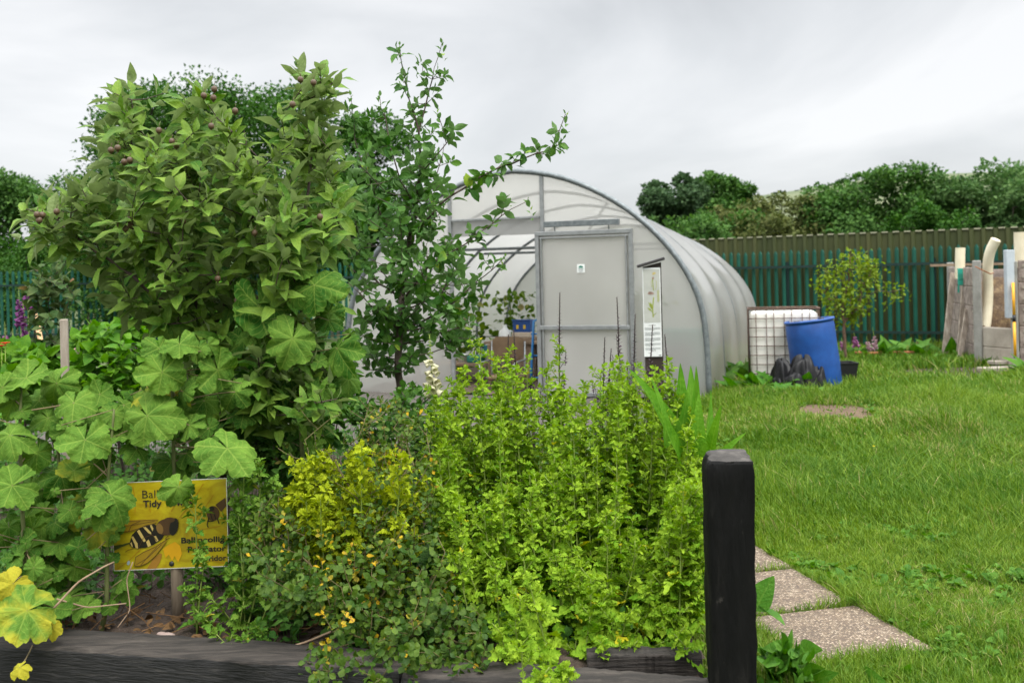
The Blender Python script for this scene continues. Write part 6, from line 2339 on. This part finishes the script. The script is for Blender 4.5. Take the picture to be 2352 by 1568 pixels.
def foxglove(px, ytop, ybot, yfl, d, col, label, group, bell=.022, base_z=0., green=.3):
    t, b = at(px, ytop, d), at(px + 4, ybot, d)
    b[2] = base_z
    root = thing('foxglove', b, label, 'foxglove', group)
    L_ = t[2] - b[2]
    sm = MB()
    u = np.linspace(0, 1, 12)[:, None]
    pp = b + (t - b) * u + V3(.02, 0, 0) * np.sin(u * 3)
    sm.tube(pp, np.linspace(.007, .002, 12), 6)
    sm.build('stem', M_fstem, root)
    fb, gb = MB(), MB()
    z0 = at(px, yfl, d)[2]
    n = int((t[2] - z0) / (bell * .95)) + 2
    prof = [(.12, 0), (.26, .12), (.36, .45), (.42, .85), (.60, 1.12), (.52, 1.10), (.33, .8), (.2, .3)]
    for i in range(n):
        f = i / max(1, n - 1)                      # 0 bottom, 1 top
        z = z0 + (t[2] - z0) * f
        c = V3(np.interp(z, pp[:, 2], pp[:, 0]), np.interp(z, pp[:, 2], pp[:, 1]), z)
        for q in range(2):
            an = i * 1.9 + q * 2.6 + rng.normal(0, .3)
            ax = unit(V3(cos(an), sin(an) * .7 - .4, -.75 + .55 * f))
            x_ = unit(np.cross(ax, V3(0, 0, 1) + V3(.01, .02, 0)))
            M_ = np.stack([x_, np.cross(ax, x_), ax], 1)
            s = bell * (2.1 - 1.6 * f) * rng.uniform(.85, 1.1)
            if f < 1 - green:
                fb.lathe(np.array(prof) * s, 8, M_, c + ax * .006)
            else:
                s *= .9
                gb.lathe(np.array([(.05, 0), (.28, .3), (.24, .7), (.02, 1)]) * s, 6, M_, c)
    fb.build('flower', col, root)
    gb.build('bud', M_bud, root)
    lf = MB()
    m = 10
    an = rng.uniform(0, 6.28, m)
    D = np.stack([np.cos(an), np.sin(an), rng.uniform(.2, 1, m)], 1)
    lf.inst(T_LANCE, np.tile(b + V3(0, 0, .08), (m, 1)), D, np.tile(V3(0, -.2, 1), (m, 1)), rng.uniform(.12, .3, m), rng.uniform(0, 1, m), W=np.full(m, 1.8))
    lf.build('foliage', M_dock, root)
    return root


M_bud = leafm('foxglove buds', (.16, .24, .045), (.30, .36, .09), vein=0, trans=.3)
M_fwhite = leafm('cream foxglove bells', (.62, .60, .42), (.72, .66, .62), vein=0, trans=.35)
M_fpink = leafm('pink foxglove bells', (.42, .16, .34), (.55, .26, .45), vein=0, trans=.35)
M_fpurp = leafm('purple foxglove bells', (.22, .07, .21), (.34, .13, .32), vein=0, trans=.35)
M_fpale = leafm('pale pink foxglove bells', (.56, .38, .44), (.66, .52, .52), vein=0, trans=.35)
foxglove(985, 768, 1010, 892, 4.85, M_fwhite, 'cream white foxglove spike in the centre in front of the plum trunk', 'foxgloves', bell=.019, base_z=.14, green=.42)
GFX = 'foxgloves by the left palisade'
for px, y0, y1, yf, d, col, lab in ((42, 660, 860, 740, 11.0, M_fpurp, 'tall purple foxglove nearest the left palisade'), (52, 690, 860, 800, 11.3, M_fpurp, 'slim purple foxglove right of the tall purple one'), (28, 755, 870, 832, 10.5, M_fpale, 'pale cream and pink foxglove at the left edge'),
                                    (10, 740, 860, 830, 11.5, M_fpink, 'small pink foxglove cut by the left frame edge'), (183, 750, 850, 812, 11.2, M_fpink, 'pink foxglove right of the grey stake'), (208, 735, 860, 800, 11.0, M_fpale, 'pale foxglove beside the pink one right of the stake'), (172, 755, 850, 800, 11.6, M_fpink, 'short pink foxglove just right of the grey stake'), (60, 650, 850, 700, 11.6, M_fpurp, 'bright purple foxglove with few flowers behind the others')):
    foxglove(px, y0, y1, yf, d, col, lab, GFX, bell=.024)
GF2 = 'foxgloves by the green fence'
for px, y0, yf, d, lab in ((1961, 764, 790, 17.0, 'pink foxglove just right of the young tree trunk'), (1932, 775, 800, 17.2, 'pink foxglove hidden behind the young tree trunk'), (1990, 772, 812, 16.8, 'short pink foxglove in the left terracotta planter'), (2004, 752, 815, 16.8, 'tall drooping pink foxglove in the left terracotta planter')):
    foxglove(px, y0, 835, yf, d, M_fpale if px > 1980 else M_fpink, lab, GF2, bell=.028)
# ================= small background plants and things ============================
M_shrub = leafm('bright shrub leaves', (.05, .16, .012), (.15, .30, .025), vein=.12, trans=.32, rough=.5)
M_dshrub = leafm('dull shrub leaves', (.03, .10, .014), (.10, .20, .034), old=(.22, .20, .05), oldf=.03, vein=.12, trans=.25, rough=.55)


def shrub(name, label, cat, poly, d, thick, ntips, k, L_, temps, mat, group=None, lo=.4, hi=1.5):
    tips = fill_outline(poly, ntips, d, thick, 50)
    c = tips.mean(0)
    b0 = V3(c[0], d, .12 if d < 8.5 else 0)
    root = thing(name, b0, label, cat, group)
    P, R, ch, td = grow([[b0, b0 + V3(0, 0, max(.1, (c[2] - b0[2]) * .6))]], tips, seg=.12, r_tip=.002, wob=.02)
    mb = MB(); wood(mb, P, R, ch); mb.build('stem', M_twig, root)
    mb = MB()
    p_, d_, n_, s_ = rosette(tips, unit(td + V3(0, -.2, .6) + rng.normal(0, .3, tips.shape)), k, lo, hi, L_, .012)
    mb.inst(temps, p_, d_, n_, s_, np.clip(rng.normal(.48, .23, len(p_)), 0, .99))
    mb.build('foliage', mat, root)
    return root


shrub('shrub', 'bright green leafy shrub behind the hollyhocks at the left edge', 'shrub', [(-40, 800), (30, 785), (110, 800), (150, 850), (130, 920), (-40, 920)], 7.6, .4, 110, 7, .12, T_ROUND, M_shrub)
shrub('shrub', 'rounded bright green shrub right of the grey stake', 'shrub', [(160, 800), (190, 755), (250, 735), (330, 755), (390, 810), (400, 880), (360, 960), (200, 960), (160, 880)], 7.2, .45, 190, 7, .10, T_ROUND, M_shrub)
shrub('shrub', 'light green shrub glimpsed through the apple tree branches', 'shrub', [(290, 700), (340, 640), (520, 630), (560, 700), (520, 780), (330, 780)], 8.6, .4, 120, 7, .13, T_ROUND, M_shrub)
shrub('climbing_rose', 'tall thin rose with rounded bronze-tinged leaves before the left palisade', 'rose', [(60, 640), (110, 580), (160, 600), (180, 680), (150, 760), (150, 850), (90, 850), (70, 740)], 7.8, .3, 75, 5, .10, T_ROUND, leafm('bronze rose leaves', (.03, .08, .02), (.12, .15, .05), old=(.30, .17, .09), oldf=.12, vein=.1, trans=.25))
shrub('shrub', 'dark evergreen bush under the apple tree behind the tall hollyhock', 'shrub', [(420, 800), (540, 740), (760, 760), (830, 860), (800, 1000), (620, 1080), (420, 1060)], 5.9, .35, 170, 7, .11, T_ROUND, M_dshrub)
shrub('shrub', 'low dark green shrub beneath the plum tree trunk', 'shrub', [(800, 960), (830, 900), (930, 880), (1000, 900), (1040, 960), (1000, 1060), (840, 1060)], 5.6, .3, 150, 7, .055, T_OBOV, M_dshrub)
shrub('shrub', 'fine leaved dark shrub left of the golden feverfew', 'shrub', [(590, 1010), (650, 980), (720, 1010), (740, 1080), (680, 1140), (600, 1140)], 4.95, .2, 80, 7, .06, T_ROUND, M_dshrub)
# young yellow-green tree by the fence
YT = [(1875, 650), (1890, 615), (1912, 590), (1925, 610), (1940, 565), (1952, 556), (1966, 580), (1985, 600), (2005, 590), (2018, 610), (2020, 650), (2000, 680), (1985, 710), (1955, 735), (1910, 745), (1890, 720), (1905, 690)]
yd = 16.4
tips = np.concatenate([fill_outline(YT, 95, yd, .4, 50), [at(x, y, yd) for x, y in ((2040, 670), (2060, 668), (2076, 662), (2050, 690), (2058, 678), (2035, 655), (1882, 648))]])
yb = gnd(1945, 832)
yb[1] = yd; yb[0] = at(1945, 800, yd)[0]; yb[2] = 0
P, R, ch, td = grow([[yb, at(1938, 760, yd), at(1934, 720, yd), at(1930, 690, yd)], [at(1936, 740, yd), at(1975, 700, yd), at(1985, 650, yd)], [at(1934, 720, yd), at(1950, 640, yd), at(1952, 580, yd)]], tips, seg=.1, r_tip=.0045, power=2.2, wob=.03)
yt = thing('young_tree', yb, 'young yellow-green tree with a thin bare trunk before the palisade fence', 'tree')
mb = MB(); wood(mb, P, R, ch); mb.build('trunk', pm('reddish bark', [(.3, (.07, .04, .025)), (.7, (.15, .09, .06))], 10, .85), yt)
mb = MB()
p_, d_, n_, s_ = rosette(tips, unit(td + V3(0, 0, .4) + rng.normal(0, .4, tips.shape)), 12, .3, 2.0, .085, .006)
p_ = p_ + rng.normal(0, .075, p_.shape)
mb.inst(T_PLUM, p_, d_, n_, s_, np.clip(rng.normal(.5, .25, len(p_)), 0, 1))
mb.build('crown', leafm('young tree leaves', (.09, .165, .012), (.25, .32, .035), vein=.1, trans=.35), yt)
# planters
M_terra = flat('terracotta', (.36, .13, .06), .85)
for px, py, w, lab in ((1995, 820, .48, 'terracotta planter holding pink foxgloves by the fence'), (2072, 815, .55, 'low terracotta planter by the fence right of the foxgloves')):
    p = at(px, py, 16.8); p[2] = 0
    root = thing('planter', p, lab, 'planter')
    mb = MB()
    mb.lathe([(0, 0), (w * .36, 0), (w * .46, .13), (w * .5, .135), (w * .5, .17), (w * .44, .17), (w * .42, .14), (0, .14)], 24, np.diag([1, .6, 1]), p + V3(0, 0, .0))
    mb.build('pot', M_terra, root)
    mb = MB()
    m = 50
    q = p + np.stack([rng.uniform(-.4, .4, m) * w, rng.uniform(-.2, .2, m) * w, np.full(m, .13)], 1)
    mb.inst(T_ROUND, q, rng.normal(0, .5, (m, 3)) + V3(0, -.2, .6), rng.normal(0, .4, (m, 3)) + V3(0, 0, 1), rng.uniform(.06, .14, m), rng.uniform(0, 1, m))
    mb.build('foliage', M_dshrub, root)


def clump(name, label, cat, px, py, d, n, L_, wf, mat=None, z=0., up_=.8, spread=.25):
    p = at(px, py, d); p[2] = z
    mb = MB()
    a = rng.uniform(0, 6.28, n)
    D = np.stack([np.cos(a), np.sin(a), up_ * rng.uniform(.3, 1.6, n)], 1)
    o_ = np.stack([rng.normal(0, spread, n), rng.normal(0, spread * .6, n), np.zeros(n)], 1)
    mb.inst(T_LANCE, p + o_, D, V3(0, -.25, 1) + rng.normal(0, .2, (n, 3)), L_ * rng.uniform(.5, 1.2, n), rng.uniform(0, 1, n), W=np.full(n, wf))
    return tag(mb.build(name, mat or M_dock, None, p), label, cat)


clump('dock_plant', 'large docks with broad leaves at the fence foot left of the compost bay', 'dock', 2130, 818, 17.0, 46, .5, 1.6, spread=.45)
clump('dock_plant', 'single upright dock in front of the fence between the planters', 'dock', 2035, 822, 16.8, 14, .5, 1.3, up_=1.5, spread=.08)
clump('weed_plant', 'bushy weeds growing along the foot of the leaning planks', 'weed', 2215, 838, 15.9, 90, .26, 1.7, spread=.35)
clump('dock_plant', 'leafy dock between the tunnel corner and the white tank', 'dock', 1752, 880, 13.2, 40, .38, 2.0, spread=.2)
clump('weed_plant', 'leafy weed before the black plastic sheet', 'weed', 1808, 905, 12.6, 26, .26, 1.8, spread=.15)
clump('weed_plant', 'dark weeds sprouting between the polytunnel side and the tank', 'weed', 1722, 860, 14.5, 60, .45, 1.2, spread=.25, mat=M_dshrub)
clump('weed_plant', 'weeds at the right frame edge beside the stacked planks', 'weed', 2372, 850, 14.6, 40, .35, 1.5, spread=.12)
clump('weed_plant', 'weeds along the fence base right of the young tree', 'weed', 2085, 805, 17.6, 80, .3, 1.5, spread=.5, mat=M_dshrub)
clump('foxglove_rosette', 'low foliage at the fence foot left of the young tree', 'plant', 1915, 815, 17.2, 60, .35, 1.6, spread=.3, mat=M_dshrub)
# poppies
for px, py, lab in ((12, 790, 'red poppy at the left frame edge above the bright shrub'), (4, 796, 'second red poppy half cut by the left frame edge')):
    c = at(px, py, 7.3)
    root = thing('poppy', V3(c[0], c[1], .1), lab, 'poppy')
    mb = MB()
    a = np.arange(6) * 1.05
    mb.inst([strip_leaf(obov(.55), 4, .1, .2)], np.tile(c, (6, 1)), np.stack([np.cos(a), np.sin(a), np.full(6, .45)], 1), np.tile(V3(0, 0, 1), (6, 1)), .042, rng.uniform(0, 1, 6))
    mb.build('petals', leafm('poppy red', (.50, .02, .012), (.62, .045, .02), vein=0, trans=.3), root)
    mb = MB(); mb.tube([V3(c[0] + .02, c[1], .1), V3(c[0] - .01, c[1], c[2] * .6), c], .003, 5); mb.build('stem', M_fstem, root)
# stakes at the left
a, b = at(150, 880, 6.6), at(147, 733, 6.6)
a[2] = .1
mb = MB(); mb.box((a + b) / 2, (.047, .045, b[2] - a[2]), rotz(.25), bev=.004)
tag(mb.build('wooden_stake', M_board), 'square grey wooden stake standing behind the left hollyhocks', 'stake')
a, b = at(95, 790, 9.5), at(78, 712, 9.6)
mb = MB(); mb.tube([a - (b - a) * 1.2, a, b], .024, 10)
tag(mb.build('bamboo_cane', flat('pale peeled wood', (.55, .34, .17), .7)), 'pale orange-brown pole leaning in front of the left palisade', 'pole')
a, b = at(175, 850, 9.3), at(165, 790, 9.4)
mb = MB(); mb.tube([a - (b - a), a, b], .02, 10)
tag(mb.build('bamboo_cane', flat('pale peeled pole', (.55, .36, .20), .7)), 'short pale pole leaning behind the grey stake', 'pole')
# undergrowth of the bed: nobody would count it
n = 5200
y = rng.uniform(3.95, 8.2, n)
x = rng.uniform(-1, 1, n) * (.55 * y) - .1
k = (x < .62 + (y - 3.6) * .05) & (((y - SL0[1]) - (x - SL0[0]) * SDIR[1] / SDIR[0]) > .30) & ~((np.abs(x - sgo[0]) < .40) & (y < 4.75) & (y > 3.7))
x, y = x[k], y[k]
h = .14 + np.clip((y - 4.3) * .17, 0, .5) * rng.uniform(0, 1, len(x))
P = np.stack([x, y, .12 + h * rng.uniform(.2, 1, len(x))], -1)
ub = MB()
p_, d_, n_, s_ = rosette(P, rng.normal(0, .3, P.shape) + V3(0, -.2, 1), 4, .5, 1.5, .06, .01)
ub.inst(T_ROUND + T_OBOV, p_, d_, n_, s_, np.clip(rng.normal(.35, .25, len(p_)), 0, .999))
ub.sticks(np.stack([x, y, np.full(len(x), .12)], -1), P, .0018, .0014, rng.uniform(0, .4, len(x)))
structure(ub.build('undergrowth', M_dshrub), 'stuff')
# dry stalks, dead leaves, stones near the sleeper
M_dry = leafm('dead leaves', (.06, .034, .016), (.18, .105, .045), vein=.2, trans=.15, rough=.8)
n = 110
px_, py_ = rng.uniform(-20, 760, n), rng.uniform(1395, 1470, n)
P = np.array([gnd(a, b, .17) for a, b in zip(px_, py_)])
lb = MB()
lb.inst(T_ROUND + T_APPLE, P, np.stack([rng.normal(0, 1, n), rng.normal(0, 1, n), rng.uniform(0, .5, n)], 1), rng.normal(0, .4, (n, 3)) + V3(0, -.2, 1), rng.uniform(.02, .07, n), rng.uniform(0, 1, n))
m = 60
A0 = np.array([gnd(a, b, .18) for a, b in zip(rng.uniform(0, 700, m), rng.uniform(1370, 1460, m))])
lb.sticks(A0, A0 + np.stack([rng.normal(0, .12, m), rng.normal(0, .06, m), rng.uniform(0, .09, m)], 1), .0025, .0018, rng.uniform(0, 1, m))
structure(lb.build('dead_leaf_litter', M_dry), 'stuff')
M_stone = pm('pinkish pebble', [(.3, (.19, .13, .11)), (.7, (.34, .27, .24))], 10, .8)
for px, py, r, lab in ((383, 1466, .026, 'rounded pinkish stone lying on the soil behind the sleeper'), (370, 1459, .016, 'small pale stone beside the rounded pinkish stone'), (300, 1330, .03, 'grey stone on the soil left of the sign stake'), (100, 1270, .022, 'small stone in the shade under the left hollyhock'), (275, 1464, .014, 'small flat stone on the soil left of the pinkish stone')):
    c = gnd(px, py, .175)
    mb = MB()
    t = np.linspace(0, pi, 9)
    sd_ = rng.uniform(0, 6, 3)
    mb.lathe([(max(.0004, sin(a) * r * (1 + .12 * sin(a * 3 + sd_[0]))), -cos(a) * r * .62) for a in t], 14, np.diag([1.25, .9, 1]) @ rotz(sd_[1]), c + V3(0, 0, r * .35))
    tag(mb.build('stone', M_stone), lab, 'stone')
M_dstalk = pm('dry stalk', [(.3, (.20, .13, .08)), (.7, (.36, .26, .17))], 12, .85)
for pts, r, lab in ((((120, 1400, 4.05), (180, 1335, 4.1), (240, 1300, 4.15), (262, 1290, 4.2)), .005, 'thick pinkish bare stalk arching left of the sign stake'),
                    (((305, 1290, 4.3), (290, 1330, 4.28), (300, 1400, 4.25), (270, 1440, 4.2)), .003, 'thin pale dead stem hanging under the left half of the sign'),
                    (((130, 1375, 4.1), (200, 1395, 4.15), (290, 1385, 4.2)), .004, 'bare pale stalk lying low before the hollyhock stems'),
                    (((760, 1450, 4.0), (700, 1475, 3.95), (610, 1500, 3.9), (590, 1502, 3.88)), .005, 'green runner stem creeping along the back of the sleeper')):
    P = np.array([at(*q) for q in pts])
    t = np.linspace(0, len(P) - 1, 16)
    pp = np.stack([np.interp(t, np.arange(len(P)), P[:, i]) for i in range(3)], 1)
    pp[1:-1] = (pp[:-2] + 2 * pp[1:-1] + pp[2:]) / 4
    mb = MB(); mb.tube(pp, np.linspace(r, r * .6, 16), 7)
    tag(mb.build('dry_stalk', M_dstalk), lab, 'stalk')
# buttercups in the lawn
M_bcup = leafm('buttercup yellow', (.62, .48, .01), (.72, .58, .02), vein=0, trans=.3)
for px, py, lab in ((2196, 1000, 'yellow buttercup in the lawn left of another buttercup'), (2248, 1003, 'yellow buttercup in the lawn right of another buttercup'), (2310, 930, 'yellow buttercup far back in the lawn at the right'), (2347, 1055, 'yellow buttercup at the right edge of the lawn'), (2008, 1055, 'lone yellow buttercup in the middle lawn'), (1870, 885, 'small yellow flower in grass by the blue drum')):
    c = gnd(px, py) + V3(0, 0, .11)
    root = thing('buttercup', c - V3(0, 0, .11), lab, 'buttercup', 'buttercups in the lawn')
    mb = MB()
    a = np.arange(5) * 1.257
    mb.inst([strip_leaf(obov(.5), 3, .1, .1)], np.tile(c, (5, 1)), np.stack([np.cos(a), np.sin(a), np.full(5, .6)], 1), np.tile(V3(0, 0, 1), (5, 1)), .014, rng.uniform(0, 1, 5))
    mb.build('petals', M_bcup, root)
    mb = MB(); mb.tube([c - V3(0, 0, .11), c], .0012, 4); mb.build('stem', M_fstem, root)
